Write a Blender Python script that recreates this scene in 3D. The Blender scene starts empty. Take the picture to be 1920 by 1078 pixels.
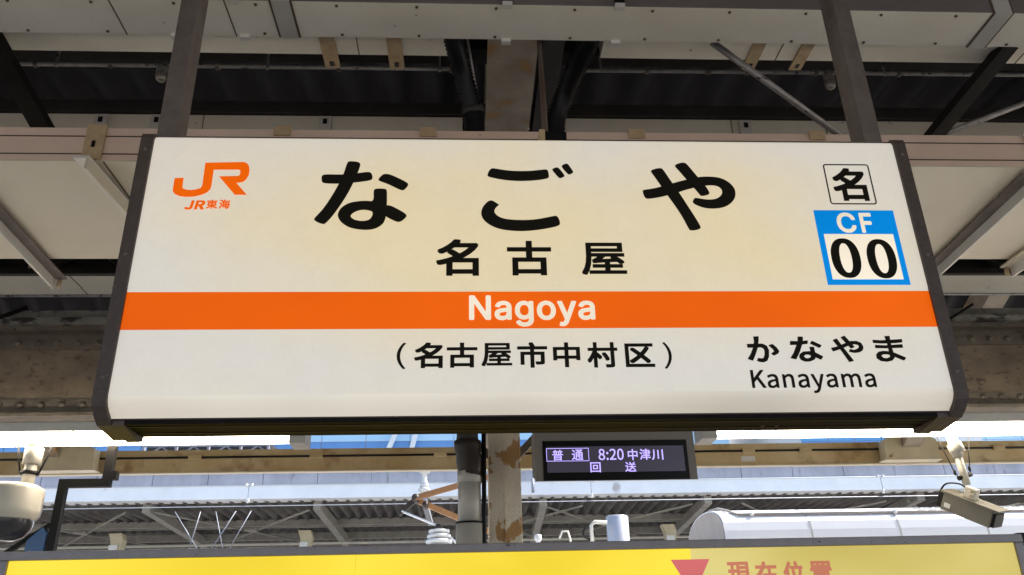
import bpy, bmesh, math, random
from mathutils import Vector, Matrix
random.seed(7)
S = bpy.context.scene
COL = S.collection

# ------------------------------------------------------------------ camera
yaw, pit, rol = math.radians(3.35), math.radians(24.1), math.radians(-1.45)
fw = Vector((math.sin(yaw)*math.cos(pit), math.cos(yaw)*math.cos(pit), math.sin(pit)))
r0 = Vector((math.cos(yaw), -math.sin(yaw), 0)); u0 = r0.cross(fw)
rr = r0*math.cos(rol) + u0*math.sin(rol); uu = u0*math.cos(rol) - r0*math.sin(rol)
cam = bpy.data.cameras.new('camera'); cam_o = bpy.data.objects.new('camera', cam); COL.objects.link(cam_o)
cam.sensor_width = 36; cam.lens = 36*1550/1920; cam.clip_end = 2000; cam.clip_start = 0.05
m = Matrix((rr, uu, -fw)).transposed().to_4x4(); m.translation = Vector((-0.245, -2.63, 1.6))
cam_o.matrix_world = m
S.camera = cam_o

# ------------------------------------------------------------------ sky, sun, exposure
SUN_EL, SUN_AZ = math.radians(50), math.radians(82)      # azimuth from +Y towards +X
W = bpy.data.worlds.new('World'); S.world = W; W.use_nodes = True
nt = W.node_tree; bg = nt.nodes['Background']
sky = nt.nodes.new('ShaderNodeTexSky'); sky.sky_type = 'NISHITA'; sky.sun_disc = False
sky.sun_elevation = SUN_EL; sky.sun_rotation = SUN_AZ; sky.air_density = 1.0; sky.dust_density = 1.5
nt.links.new(sky.outputs[0], bg.inputs[0]); bg.inputs[1].default_value = 0.13
sun = bpy.data.lights.new('sun', 'SUN'); sun.energy = 4.5; sun.angle = math.radians(0.5); sun.color = (1, 0.94, 0.85)
sun_o = bpy.data.objects.new('sun', sun); COL.objects.link(sun_o)
d = Vector((math.sin(SUN_AZ)*math.cos(SUN_EL), math.cos(SUN_AZ)*math.cos(SUN_EL), math.sin(SUN_EL)))
sun_o.rotation_euler = d.to_track_quat('Z', 'Y').to_euler(); sun_o.location = (20, 20, 40)
S.view_settings.view_transform = 'Standard'; S.view_settings.look = 'None'
S.view_settings.exposure = 1.42; S.view_settings.gamma = 1.0
S.render.engine = 'CYCLES'
S.cycles.max_bounces = 8; S.cycles.diffuse_bounces = 5; S.cycles.glossy_bounces = 4
S.cycles.sample_clamp_indirect = 6.0

# ------------------------------------------------------------------ materials
def mat(name, col, rough=0.6, metal=0.0, col2=None, scale=6.0, amount=0.5, spots=None, spot_scale=9.0, spot_lo=0.62,
        spot_hi=0.7, emit=None, emit_s=0.0, bump=0.0, bump_scale=40.0, streak=1.0, spec=0.5, fine=0.0):
    """Principled paint: base colour, a second colour mixed in by soft noise, and sharp-edged worn spots."""
    M = bpy.data.materials.new(name); M.use_nodes = True
    t = M.node_tree; N = t.nodes; L = t.links; b = N['Principled BSDF']
    b.inputs['Roughness'].default_value = rough; b.inputs['Metallic'].default_value = metal
    b.inputs['Specular IOR Level'].default_value = spec
    b.inputs['Base Color'].default_value = (*col, 1)
    geo = N.new('ShaderNodeNewGeometry')
    mp = N.new('ShaderNodeMapping'); L.new(geo.outputs['Position'], mp.inputs['Vector'])
    mp.inputs['Scale'].default_value = (1, 1, 1.0/streak)
    cur = None
    if col2 is not None:
        n = N.new('ShaderNodeTexNoise'); n.inputs['Scale'].default_value = scale; n.inputs['Detail'].default_value = 7
        n.inputs['Roughness'].default_value = 0.62
        L.new(mp.outputs[0], n.inputs['Vector'])
        rp = N.new('ShaderNodeValToRGB'); rp.color_ramp.elements[0].position = 0.36; rp.color_ramp.elements[1].position = 0.68
        L.new(n.outputs[0], rp.inputs[0])
        mu = N.new('ShaderNodeMath'); mu.operation = 'MULTIPLY'; mu.inputs[1].default_value = amount; L.new(rp.outputs[0], mu.inputs[0])
        mx = N.new('ShaderNodeMix'); mx.data_type = 'RGBA'
        L.new(mu.outputs[0], mx.inputs[0]); mx.inputs[6].default_value = (*col, 1); mx.inputs[7].default_value = (*col2, 1)
        cur = mx.outputs[2]
    if spots is not None:
        n2 = N.new('ShaderNodeTexNoise'); n2.inputs['Scale'].default_value = spot_scale; n2.inputs['Detail'].default_value = 5
        L.new(mp.outputs[0], n2.inputs['Vector'])
        rp2 = N.new('ShaderNodeValToRGB'); rp2.color_ramp.elements[0].position = spot_lo; rp2.color_ramp.elements[1].position = spot_hi
        L.new(n2.outputs[0], rp2.inputs[0])
        mx2 = N.new('ShaderNodeMix'); mx2.data_type = 'RGBA'; L.new(rp2.outputs[0], mx2.inputs[0])
        if cur is not None: L.new(cur, mx2.inputs[6])
        else: mx2.inputs[6].default_value = (*col, 1)
        mx2.inputs[7].default_value = (*spots, 1); cur = mx2.outputs[2]
    if fine:
        n4 = N.new('ShaderNodeTexNoise'); n4.inputs['Scale'].default_value = 70; n4.inputs['Detail'].default_value = 3
        L.new(geo.outputs['Position'], n4.inputs['Vector'])
        mr = N.new('ShaderNodeMapRange'); mr.inputs['To Min'].default_value = 1-fine; mr.inputs['To Max'].default_value = 1+fine
        L.new(n4.outputs[0], mr.inputs[0])
        mx3 = N.new('ShaderNodeMix'); mx3.data_type = 'RGBA'; mx3.blend_type = 'MULTIPLY'; mx3.inputs[0].default_value = 1
        if cur is not None: L.new(cur, mx3.inputs[6])
        else: mx3.inputs[6].default_value = (*col, 1)
        L.new(mr.outputs[0], mx3.inputs[7]); cur = mx3.outputs[2]
    if cur is not None: L.new(cur, b.inputs['Base Color'])
    if bump:
        n3 = N.new('ShaderNodeTexNoise'); n3.inputs['Scale'].default_value = bump_scale; n3.inputs['Detail'].default_value = 6
        L.new(geo.outputs['Position'], n3.inputs['Vector'])
        bp = N.new('ShaderNodeBump'); bp.inputs['Strength'].default_value = bump; bp.inputs['Distance'].default_value = 0.01
        L.new(n3.outputs[0], bp.inputs['Height']); L.new(bp.outputs[0], b.inputs['Normal'])
    if emit is not None:
        b.inputs['Emission Color'].default_value = (*emit, 1); b.inputs['Emission Strength'].default_value = emit_s
    return M

def lit_acrylic(name, col, glow, strength, var=0.25, scale=1.1, rough=0.12, tubes=False):
    """Back-lit acrylic: the lamps behind it are uneven, so the glow varies softly."""
    M = mat(name, col, rough=rough, spec=.2, fine=.05 if tubes else 0, col2=tuple(c*.86 for c in col) if tubes else None, scale=9, amount=.6)
    t = M.node_tree; N = t.nodes; L = t.links; b = N['Principled BSDF']
    geo = N.new('ShaderNodeNewGeometry'); mp = N.new('ShaderNodeMapping'); mp.inputs['Scale'].default_value = (1, 1, 1.8)
    L.new(geo.outputs['Position'], mp.inputs['Vector'])
    n = N.new('ShaderNodeTexNoise'); n.inputs['Scale'].default_value = scale; n.inputs['Detail'].default_value = 2
    L.new(mp.outputs[0], n.inputs['Vector'])
    mr = N.new('ShaderNodeMapRange'); mr.inputs['From Min'].default_value = 0.3; mr.inputs['From Max'].default_value = 0.7
    mr.inputs['To Min'].default_value = strength*(1-var); mr.inputs['To Max'].default_value = strength*(1+var)
    src = n.outputs[0]
    if tubes:      # aged lamps glow warm behind the upper middle; the ends and the lower part are whiter
        def mth(op, a_, b_=None, c_=None):
            q = N.new('ShaderNodeMath'); q.operation = op
            for i_, v_ in enumerate((a_, b_, c_)):
                if v_ is None: continue
                if isinstance(v_, (int, float)): q.inputs[i_].default_value = v_
                else: L.new(v_, q.inputs[i_])
            return q.outputs[0]
        sx = N.new('ShaderNodeSeparateXYZ'); L.new(geo.outputs['Position'], sx.inputs[0])
        ex = mth('POWER', mth('ABSOLUTE', mth('DIVIDE', sx.outputs[0], 1.42)), 3.0)
        ez = mth('POWER', mth('ABSOLUTE', mth('DIVIDE', mth('SUBTRACT', sx.outputs[2], 2.98), .44)), 2.0)
        warm = mth('MAXIMUM', mth('SUBTRACT', 1.0, mth('ADD', ex, mth('MULTIPLY', ez, .75))), 0.0)
        src = mth('MULTIPLY_ADD', warm, .30, mth('MULTIPLY_ADD', n.outputs[0], .55, .08))
    L.new(src, mr.inputs[0]); L.new(mr.outputs[0], b.inputs['Emission Strength'])
    rp = N.new('ShaderNodeValToRGB'); rp.color_ramp.elements[0].position = 0.35; rp.color_ramp.elements[1].position = 0.65
    rp.color_ramp.elements[0].color = (*glow[0], 1); rp.color_ramp.elements[1].color = (*glow[1], 1)
    L.new(src, rp.inputs[0]); L.new(rp.outputs[0], b.inputs['Emission Color'])
    return M

K = {}
K['duct'] = mat('duct_paint', (.80,.77,.67), .5, streak=1.0, col2=(.64,.59,.48), scale=2.2, amount=.5, spots=(.2,.17,.13), spot_scale=17, spot_lo=.7, spot_hi=.78, fine=.06)
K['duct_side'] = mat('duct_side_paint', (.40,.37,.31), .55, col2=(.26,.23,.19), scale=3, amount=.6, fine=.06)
K['panel'] = mat('panel_paint', (.60,.55,.44), .5, col2=(.50,.44,.33), scale=1.3, amount=.6, fine=.04)
K['panel_front'] = mat('panel_front_paint', (.72,.55,.44), .5, col2=(.56,.41,.32), scale=4, amount=.5, spots=(.25,.12,.05), spot_scale=12, spot_lo=.72, spot_hi=.8)
K['rod_brown'] = mat('brown_rod', (.09,.055,.04), .6)
K['duct_front_shade'] = mat('duct_front_shaded', (.17,.15,.14), .6, col2=(.12,.105,.095), scale=3, amount=.6, fine=.06)  # top duct body, darkened to paint in the shade on its front
K['strap'] = mat('tan_strap', (.50,.38,.22), .6, col2=(.33,.22,.12), scale=18, amount=.6)
K['clip'] = mat('plastic_clip', (.62,.60,.56), .4)
K['seam'] = mat('seam_line', (.10,.07,.05), .8)
K['joint'] = mat('joint_band', (.50,.50,.46), .45, col2=(.40,.38,.34), scale=9, amount=.6)
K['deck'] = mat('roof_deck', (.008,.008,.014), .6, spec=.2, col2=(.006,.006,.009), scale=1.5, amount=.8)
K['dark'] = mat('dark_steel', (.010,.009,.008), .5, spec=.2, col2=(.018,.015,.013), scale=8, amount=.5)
K['black'] = mat('black_plastic', (.006,.006,.007), .4, spec=.25)
K['greybeam'] = mat('grey_beam', (.04,.036,.034), .6, col2=(.022,.02,.019), scale=5, amount=.7)
K['pipe'] = mat('galvanised_pipe', (.42,.41,.40), .4, metal=.35, col2=(.22,.2,.18), scale=14, amount=.7, spots=(.06,.05,.045), spot_scale=24, spot_lo=.62, spot_hi=.68)
K['girder'] = mat('girder_paint', (.20,.155,.105), .65, col2=(.11,.082,.058), scale=3.5, amount=.9, spots=(.075,.055,.04), spot_scale=14, spot_lo=.6, spot_hi=.68, bump=.5, bump_scale=30, streak=.6)
K['girder2'] = mat('girder_flange_paint', (.15,.128,.095), .6, col2=(.075,.06,.045), scale=7, amount=.8, spots=(.05,.04,.035), spot_scale=20, spot_lo=.62, spot_hi=.7, bump=.3)
K['dirty'] = mat('grimy_beam', (.27,.27,.23), .7, col2=(.13,.12,.10), scale=4, amount=.8, spots=(.025,.02,.018), spot_scale=5, spot_lo=.52, spot_hi=.60, bump=.6, streak=.45)
K['rafter'] = mat('rafter_paint', (.42,.37,.295), .65, col2=(.22,.185,.15), scale=3, amount=.9, spots=(.34,.20,.08), spot_scale=6, spot_lo=.58, spot_hi=.66, bump=.6, bump_scale=25)
K['column'] = mat('peeling_paint', (.86,.80,.66), .65, col2=(.66,.58,.44), scale=6, amount=.8, spots=(.50,.29,.12), spot_scale=6.5, spot_lo=.565, spot_hi=.585, bump=.9, bump_scale=18, streak=1.6, fine=.22)
K['hanger'] = mat('hanger_paint', (.165,.14,.125), .6, spec=.25, col2=(.10,.08,.07), scale=10, amount=.7, fine=.12)
K['frame'] = mat('sign_frame', (.080,.060,.052), .55, spec=.2, col2=(.105,.080,.070), spots=(.17,.14,.12), spot_scale=70, spot_lo=.70, spot_hi=.74, scale=25, amount=.6, bump=.25, bump_scale=160, fine=.2)
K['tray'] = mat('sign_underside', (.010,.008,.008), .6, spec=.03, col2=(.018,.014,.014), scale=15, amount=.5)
K['face'] = lit_acrylic('lit_white_acrylic', (.46,.43,.38), ((1,.93,.83),(1,.80,.44)), .20, var=.08, rough=.3, tubes=True)
K['lip'] = lip_ = lit_acrylic('white_acrylic_lip', (.58,.54,.49), ((1,.88,.68),(1,.90,.74)), .16, rough=.06)
lip_.node_tree.nodes['Principled BSDF'].inputs['Specular IOR Level'].default_value = .7
K['orange'] = lit_acrylic('orange_film', (.58,.075,.0), ((1,.135,.0),(1,.15,.0)), .22, var=.12, rough=.5)
K['white_print'] = lit_acrylic('white_print', (.64,.59,.52), ((1,.82,.55),(1,.86,.66)), .22, rough=.3)
K['blue'] = lit_acrylic('blue_film', (.0,.22,.58), ((.0,.24,.78),(.0,.27,.82)), .2, var=.08, rough=.35)
K['ink'] = mat('black_ink', (.016,.013,.009), .6, spec=.05)
K['yellow'] = lit_acrylic('lit_yellow_acrylic', (.62,.43,.02), ((.90,.66,.016),(.94,.72,.05)), .29, var=.12, rough=.2)
K['yellow_glare'] = lit_acrylic('glare_yellow_acrylic', (.50,.42,.14), ((.80,.60,.10),(.80,.66,.22)), .22, var=.2, rough=.2)  # right panel: glare put into the colour as a paler, duller yellow
K['red'] = lit_acrylic('red_film', (.55,.09,.09), ((.95,.20,.20),(.95,.22,.22)), .16, var=.1)
K['brownred'] = lit_acrylic('brown_red_film', (.55,.17,.08), ((.75,.24,.14),(.75,.25,.15)), .16, var=.1)
K['boardframe'] = mat('board_frame', (.26,.225,.23), .4, metal=.1, col2=(.20,.175,.18), scale=20, amount=.6, spots=(.03,.025,.025), spot_scale=45, spot_lo=.68, spot_hi=.73)
K['tube'] = mat('fluorescent_tube', (.9,.9,.9), .3, emit=(1,.87,.70), emit_s=8.5)
K['housing'] = mat('lamp_housing', (.55,.54,.50), .4, col2=(.42,.40,.36), scale=6, amount=.5)
K['cream'] = mat('cream_paint', (.62,.55,.38), .5, col2=(.48,.40,.25), scale=5, amount=.7, spots=(.3,.17,.07), spot_scale=8, spot_lo=.7, spot_hi=.76)
K['edgebeam'] = mat('edge_beam_paint', (.66,.54,.32), .55, col2=(.48,.32,.13), scale=1.6, amount=.85, spots=(.24,.12,.04), spot_scale=5, spot_lo=.55, spot_hi=.85)
K['displaybody'] = mat('display_body', (.24,.22,.20), .5, col2=(.20,.18,.16), scale=6, amount=.5)
K['screen'] = mat('display_screen', (.012,.011,.014), .25, emit=(.30,.27,.40), emit_s=.05)
K['led'] = mat('display_letters', (.2,.15,.3), .5, emit=(.47,.38,1.0), emit_s=.55)
K['camera'] = mat('camera_housing', (.60,.57,.49), .45, col2=(.52,.48,.40), scale=8, amount=.5)
K['cambox'] = mat('camera_box', (.17,.16,.125), .5, col2=(.135,.125,.095), scale=6, amount=.5)
K['white'] = mat('white_paint', (.72,.72,.70), .35)
K['glassdome'] = mat('smoked_dome', (.06,.06,.065), .06, metal=.2)
K['bulb'] = mat('bulb_glass', (.30,.28,.25), .08, metal=.3)
K['trainwhite'] = mat('train_roof_white', (.80,.80,.80), .35, col2=(.72,.72,.73), scale=3, amount=.4)
K['traingrey'] = mat('train_roof_grey', (.42,.36,.30), .5, col2=(.32,.28,.25), scale=4, amount=.6)
K['steel'] = mat('stainless', (.50,.50,.52), .35, metal=.5)
K['panto'] = mat('pantograph_paint', (.36,.18,.065), .45, col2=(.22,.10,.04), scale=14, amount=.6)
K['rubber'] = mat('brown_black_rubber', (.03,.02,.015), .5)
K['porcelain'] = mat('porcelain', (.50,.51,.50), .25)
K['wire'] = mat('wire_metal', (.28,.30,.34), .5, metal=.2)
K['fascia'] = mat('weathered_fascia', (.30,.31,.36), .7, col2=(.20,.21,.25), scale=2.2, amount=.9, streak=3.5, spots=(.15,.15,.17), spot_scale=7, spot_lo=.62, spot_hi=.74)
K['gutter'] = mat('gutter_white', (.80,.82,.84), .45, col2=(.66,.68,.70), scale=1.6, amount=.6, spots=(.45,.42,.42), spot_scale=2.4, spot_lo=.68, spot_hi=.76)
K['slate'] = mat('corrugated_sheet', (.15,.138,.125), .8, col2=(.035,.03,.027), scale=.9, amount=.95, streak=.5, fine=.15)
K['farsteel'] = mat('far_steel', (.30,.285,.25), .6, col2=(.17,.155,.13), scale=4, amount=.7)
K['farcream'] = mat('far_cream', (.62,.60,.52), .55, col2=(.5,.47,.39), scale=3, amount=.5)
K['platform'] = mat('platform_asphalt', (.46,.44,.40), .75, col2=(.38,.36,.33), scale=2, amount=.7, fine=.15, bump=.2)
K['ballast'] = mat('ballast_stone', (.24,.21,.18), .9, col2=(.13,.11,.10), scale=14, amount=.9, bump=1.0, bump_scale=18)
K['ground'] = mat('city_ground', (.22,.21,.20), .9, col2=(.16,.16,.15), scale=.3, amount=.7)
K['rail'] = mat('rail_steel', (.25,.16,.11), .5, metal=.5)
K['facade'] = mat('curtain_glass_pale', (.40,.64,.86), .2, col2=(.46,.70,.90), scale=.12, amount=.8)
K['facade2'] = mat('curtain_glass_deep', (.11,.27,.58), .15, col2=(.15,.33,.64), scale=.2, amount=.8)
K['facade3'] = mat('curtain_glass_right', (.09,.30,.62), .12, col2=(.16,.40,.70), scale=.15, amount=.8)
K['concrete'] = mat('pale_concrete', (.62,.64,.66), .6, col2=(.52,.54,.56), scale=.2, amount=.6)
K['mullion'] = mat('mullion', (.16,.26,.40), .4)
K['bluepanel'] = mat('blue_sign_edge', (.03,.09,.24), .25)

# ------------------------------------------------------------------ mesh helpers
class MB:
    def __init__(s): s.v = []; s.f = []; s.smooth = set()
    def add(s, vs, fs, smooth=False):
        o = len(s.v); s.v += [tuple(v) for v in vs]
        for f in fs:
            if smooth: s.smooth.add(len(s.f))
            s.f.append(tuple(i+o for i in f))
        return s
    def box(s, x0, x1, y0, y1, z0, z1, bev=0.0):
        bm = bmesh.new(); bmesh.ops.create_cube(bm, size=1)
        for v in bm.verts:
            v.co = Vector((x0+(v.co.x+.5)*(x1-x0), y0+(v.co.y+.5)*(y1-y0), z0+(v.co.z+.5)*(z1-z0)))
        if bev: bmesh.ops.bevel(bm, geom=bm.edges[:], offset=bev, segments=2, profile=.6, affect='EDGES')
        s._bm(bm); return s
    def _bm(s, bm, M=None):
        bm.verts.index_update()
        s.add([(M @ v.co if M else v.co) for v in bm.verts], [[v.index for v in f.verts] for f in bm.faces]); bm.free()
    def obox(s, a, b, w, h, up=(0,0,1), bev=0.0):
        """box along a->b, w across, h along 'up'"""
        a = Vector(a); b = Vector(b); x = (b-a).normalized(); up = Vector(up)
        y = up.cross(x).normalized(); z = x.cross(y)
        bm = bmesh.new(); bmesh.ops.create_cube(bm, size=1); L = (b-a).length
        for v in bm.verts: v.co = Vector((v.co.x*L, v.co.y*w, v.co.z*h))
        if bev: bmesh.ops.bevel(bm, geom=bm.edges[:], offset=bev, segments=2, profile=.6, affect='EDGES')
        M = Matrix((x, y, z)).transposed().to_4x4(); M.translation = (a+b)/2
        s._bm(bm, M); return s
    def tube(s, pts, r, n=12, cap=True):
        pts = [Vector(p) for p in pts]; rs = r if isinstance(r, (list, tuple)) else [r]*len(pts)
        vs = []; fs = []
        ref = None
        for i, p in enumerate(pts):
            t = (pts[min(i+1, len(pts)-1)]-pts[max(i-1, 0)]).normalized()
            if ref is None: ref = Vector((0,0,1)) if abs(t.z) < .9 else Vector((1,0,0))
            a = t.cross(ref).normalized(); b = t.cross(a); ref = -b if False else a.cross(t)
            for k in range(n):
                an = 2*math.pi*k/n; vs.append(p+(a*math.cos(an)+b*math.sin(an))*rs[i])
        for i in range(len(pts)-1):
            for k in range(n): fs.append((i*n+k, i*n+(k+1) % n, (i+1)*n+(k+1) % n, (i+1)*n+k))
        s.add(vs, fs, True)
        if cap:
            o = len(s.v)-len(vs)
            s.f.append(tuple(o+k for k in reversed(range(n)))); s.f.append(tuple(o+(len(pts)-1)*n+k for k in range(n)))
        return s
    def lathe(s, c, prof, n=28, axis='z'):
        vs = []; fs = []
        for (r, h) in prof:
            for k in range(n):
                an = 2*math.pi*k/n
                q = (r*math.cos(an), r*math.sin(an), h)
                if axis == 'y': q = (q[0], q[2], q[1])
                if axis == 'x': q = (q[2], q[0], q[1])
                vs.append((c[0]+q[0], c[1]+q[1], c[2]+q[2]))
        for i in range(len(prof)-1):
            for k in range(n): fs.append((i*n+k, i*n+(k+1) % n, (i+1)*n+(k+1) % n, (i+1)*n+k))
        return s.add(vs, fs, True)
    def prism_x(s, prof, x0, x1):
        """(y,z) outline extruded along x"""
        n = len(prof)
        s.add([(x0, y, z) for y, z in prof]+[(x1, y, z) for y, z in prof],
              [tuple(range(n)), tuple(range(2*n-1, n-1, -1))]+[(i, n+i, n+(i+1) % n, (i+1) % n) for i in range(n)]); return s
    def prism_y(s, prof, y0, y1):
        """(x,z) outline extruded along y"""
        n = len(prof)
        s.add([(x, y0, z) for x, z in prof]+[(x, y1, z) for x, z in prof],
              [tuple(range(n)), tuple(range(2*n-1, n-1, -1))]+[(i, n+i, n+(i+1) % n, (i+1) % n) for i in range(n)]); return s
    def sheet_x(s, prof, x0, x1, smooth=True):
        n = len(prof)
        s.add([(x0, y, z) for y, z in prof]+[(x1, y, z) for y, z in prof], [(i, i+1, n+i+1, n+i) for i in range(n-1)], smooth); return s
    def build(s, name, material, parent=None):
        me = bpy.data.meshes.new(name); me.from_pydata(s.v, [], s.f)
        bm = bmesh.new(); bm.from_mesh(me)
        sm = s.smooth
        for i, f in enumerate(bm.faces): f.smooth = i in sm
        bmesh.ops.recalc_face_normals(bm, faces=bm.faces); bm.to_mesh(me); bm.free()
        me.materials.append(K[material])
        return link(name, me, parent)

def link(name, me, parent=None):
    o = bpy.data.objects.new(name, me); COL.objects.link(o)
    if parent is not None: attach(o, parent)
    return o
def wpos(o):
    p = o.location.copy()
    return p if o.parent is None else p
def attach(o, p):
    o.parent = p
    root = p
    while root.parent: root = root.parent
    o.matrix_parent_inverse = Matrix.Translation(-root.location) if p is root else Matrix.Identity(4)
def thing(name, label, cat, loc, group=None):
    o = bpy.data.objects.new(name, None); COL.objects.link(o); o.location = loc; o.empty_display_size = .1
    return tag(o, label, cat, group)
def tag(o, label, cat, group=None):
    o['label'] = label; o['category'] = cat
    if group: o['group'] = group
    return o
def struct(o): o['kind'] = 'structure'; return o
def box(x0, x1, y0, y1, z0, z1, bev=0.0): return MB().box(x0, x1, y0, y1, z0, z1, bev)

try:
    import os
    CJK = bpy.data.fonts.load(os.path.join(bpy.utils.system_resource('DATAFILES'), 'fonts', 'Noto Sans CJK Regular.woff2'))
except Exception:
    CJK = None
try:
    INTER = bpy.data.fonts.load(os.path.join(bpy.utils.system_resource('DATAFILES'), 'fonts', 'Inter.woff2'))
except Exception:
    INTER = None
def curve_mesh(cu):
    o = bpy.data.objects.new('tmp', cu); COL.objects.link(o)
    dg = bpy.context.evaluated_depsgraph_get(); me = bpy.data.meshes.new_from_object(o.evaluated_get(dg))
    bpy.data.objects.remove(o); return me
def lettering(name, body, bb, y, material, parent, off=0.0, spacing=1.0, shear=0.0, label=None, roman=False):
    """flat print: text fitted into (x0, x1, z0, z1) on the plane y"""
    cu = bpy.data.curves.new(name, 'FONT'); cu.body = body; cu.size = 1; cu.resolution_u = 4
    cu.space_character = spacing; cu.shear = shear
    if CJK and not roman: cu.font = CJK
    if INTER and roman: cu.font = INTER
    me = curve_mesh(cu); xs = [v.co.x for v in me.vertices]; ys = [v.co.y for v in me.vertices]
    ax, bx_, ay, by = min(xs)-off, max(xs)+off, min(ys)-off, max(ys)+off
    sx = (bb[1]-bb[0])/(bx_-ax); sz = (bb[3]-bb[2])/(by-ay)
    mb = MB(); fs = [tuple(f.vertices) for f in me.polygons]
    # heavier weight: the outline is spread by 'off' in eight directions, each layer a few hundredths of a mm apart
    steps = [(0, 0)]
    if off and roman: steps += [(off*math.cos(k*math.pi/6), off*math.sin(k*math.pi/6)) for k in range(12)]
    elif off: steps += [(off*i, off*j) for i in (-1, 0, 1) for j in (-1, 0, 1) if i or j]
    for k, (ox, oz) in enumerate(steps):
        mb.add([(bb[0]+(v.co.x+ox-ax)*sx, y-k*.00004, bb[2]+(v.co.y+oz-ay)*sz) for v in me.vertices], fs)
    o = mb.build(name, material, parent)
    if label: o['label'] = label
    return o
def chaikin(p, n):
    for _ in range(n):
        q = []
        for i in range(len(p)):
            a = p[i]; b = p[(i+1) % len(p)]
            q += [(a[0]*.75+b[0]*.25, a[1]*.75+b[1]*.25), (a[0]*.25+b[0]*.75, a[1]*.25+b[1]*.75)]
        p = q
    return p
def soften(p, n):
    """round only the very corners of an outline"""
    q = []
    for i in range(len(p)):
        a = p[i]; b = p[(i+1) % len(p)]
        q += [a, (a[0]*.8+b[0]*.2, a[1]*.8+b[1]*.2), (a[0]*.2+b[0]*.8, a[1]*.2+b[1]*.8)]
    return chaikin(q, n)
def strokes(name, groups, y, material, parent, smooth=2, label=None, spread=0.0):
    """one printed character: each stroke a filled outline (with holes), stepped 0.3 mm apart"""
    me_all = MB()
    for gi, loops in enumerate(groups):
        cu = bpy.data.curves.new('s', 'CURVE'); cu.dimensions = '2D'; cu.fill_mode = 'BOTH'
        for lp in loops:
            pts = soften(lp, 1) if smooth == 1 else chaikin(lp, smooth) if smooth else lp
            sp = cu.splines.new('POLY'); sp.points.add(len(pts)-1); sp.use_cyclic_u = True
            for i, (px, pz) in enumerate(pts): sp.points[i].co = (px, pz, 0, 1)
        me = curve_mesh(cu)
        for k, (ex, ez) in enumerate([(0, 0), (1, 1), (1, -1), (-1, 1), (-1, -1)] if spread else [(0, 0)]):
            me_all.add([(v.co.x+ex*spread, y-gi*.0003-k*.00004, v.co.y+ez*spread) for v in me.vertices], [tuple(f.vertices) for f in me.polygons])
    o = me_all.build(name, material, parent)
    if label: o['label'] = label
    return o

# ================================================================== SETTING
GX = 40
struct(box(-400, 400, -300, 400, -1.6, -1.4).build('ground', 'ground'))
struct(box(-60, 60, 7.9, 14.0, -1.39, -1.15).build('track_bed', 'ballast'))
struct(box(-60, 60, -14, -5.0, -1.39, -1.15).build('track_bed', 'ballast'))
struct(box(-60, 60, -4.9, 7.8, -1.39, 0).build('platform_floor', 'platform'))
struct(box(-60, 60, 14.1, 25, -1.39, 0).build('platform_floor', 'platform'))
for yy, what in ((9.07, 'near'), (10.13, 'far')):
    o = box(-60, 60, yy-.035, yy+.035, -1.149, -1.0).build('rail', 'rail')
    tag(o, 'steel running rail under the train, the one %s the sign side' % ('on' if what == 'near' else 'away from'), 'rail', 'rails under the train')

# ================================================================== CANOPY STRUCTURE
roof = thing('canopy_roof', 'dark corrugated canopy roof high above the station name sign', 'roof', (0, 0, 5.4))
def corrugated(x0, x1, prof, per, amp, seg=6):
    mb = MB(); n = int((x1-x0)/per*seg); m = len(prof); vs = []; fs = []
    for i in range(n+1):
        x = x0+(x1-x0)*i/n; dz = amp*math.sin(2*math.pi*i/seg)
        for (y, z) in prof: vs.append((x, y, z+dz))
    for i in range(n):
        for k in range(m-1): fs.append((i*m+k, i*m+k+1, (i+1)*m+k+1, (i+1)*m+k))
    return mb.add(vs, fs, True)
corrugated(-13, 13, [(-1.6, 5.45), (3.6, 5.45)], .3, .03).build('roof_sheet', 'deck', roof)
corrugated(-13, 13, [(-4.6, 4.06), (-1.6, 5.43)], .3, .03).build('roof_sheet', 'deck', roof)  # unseen slope behind the camera, shaped to cut the sky light
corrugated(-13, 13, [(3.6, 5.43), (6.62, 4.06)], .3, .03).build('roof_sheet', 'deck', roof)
for yy in (-1.5, -.8, .35, 3.0): box(-13, 13, yy-.05, yy+.05, 5.22, 5.40).build('purlin', 'dark', roof)
box(-13, 13, 1.52, 1.66, 5.10, 5.40).build('purlin', 'dark', roof)

rx = (-4.65, .02, 4.69); rl = ('dark rafter beam at the left end, over the dome camera', 'peeling cream rafter beam running back above the sign to the column', 'rafter beam at the right end, over the box camera')
for i, x in enumerate(rx):
    t = thing('rafter_beam', rl[i], 'beam', (x, 3.3, 4.85), 'canopy rafters')
    w = .148
    box(x-w, x+w, -1.6, 3.3, 4.85, 4.885).build('bottom_flange', 'rafter', t)
    box(x-.02, x+.02, -1.6, 3.3, 4.885, 5.19).build('web', 'rafter', t)
    box(x-w, x+w, -1.6, 3.3, 5.19, 5.215).build('top_flange', 'rafter', t)
    MB().obox((x, 3.52, 4.98), (x, 6.38, 3.72), .2, .22).build('outer_arm', 'rafter', t)
    MB().obox((x, -1.64, 5.0), (x, -4.4, 3.86), .2, .22).build('outer_arm', 'rafter', t)
cl = ('cream column with peeling paint and orange rust patches in the middle', 'cream steel column at the far left beyond the dome camera', 'cream steel column at the far right beyond the box camera')
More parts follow.
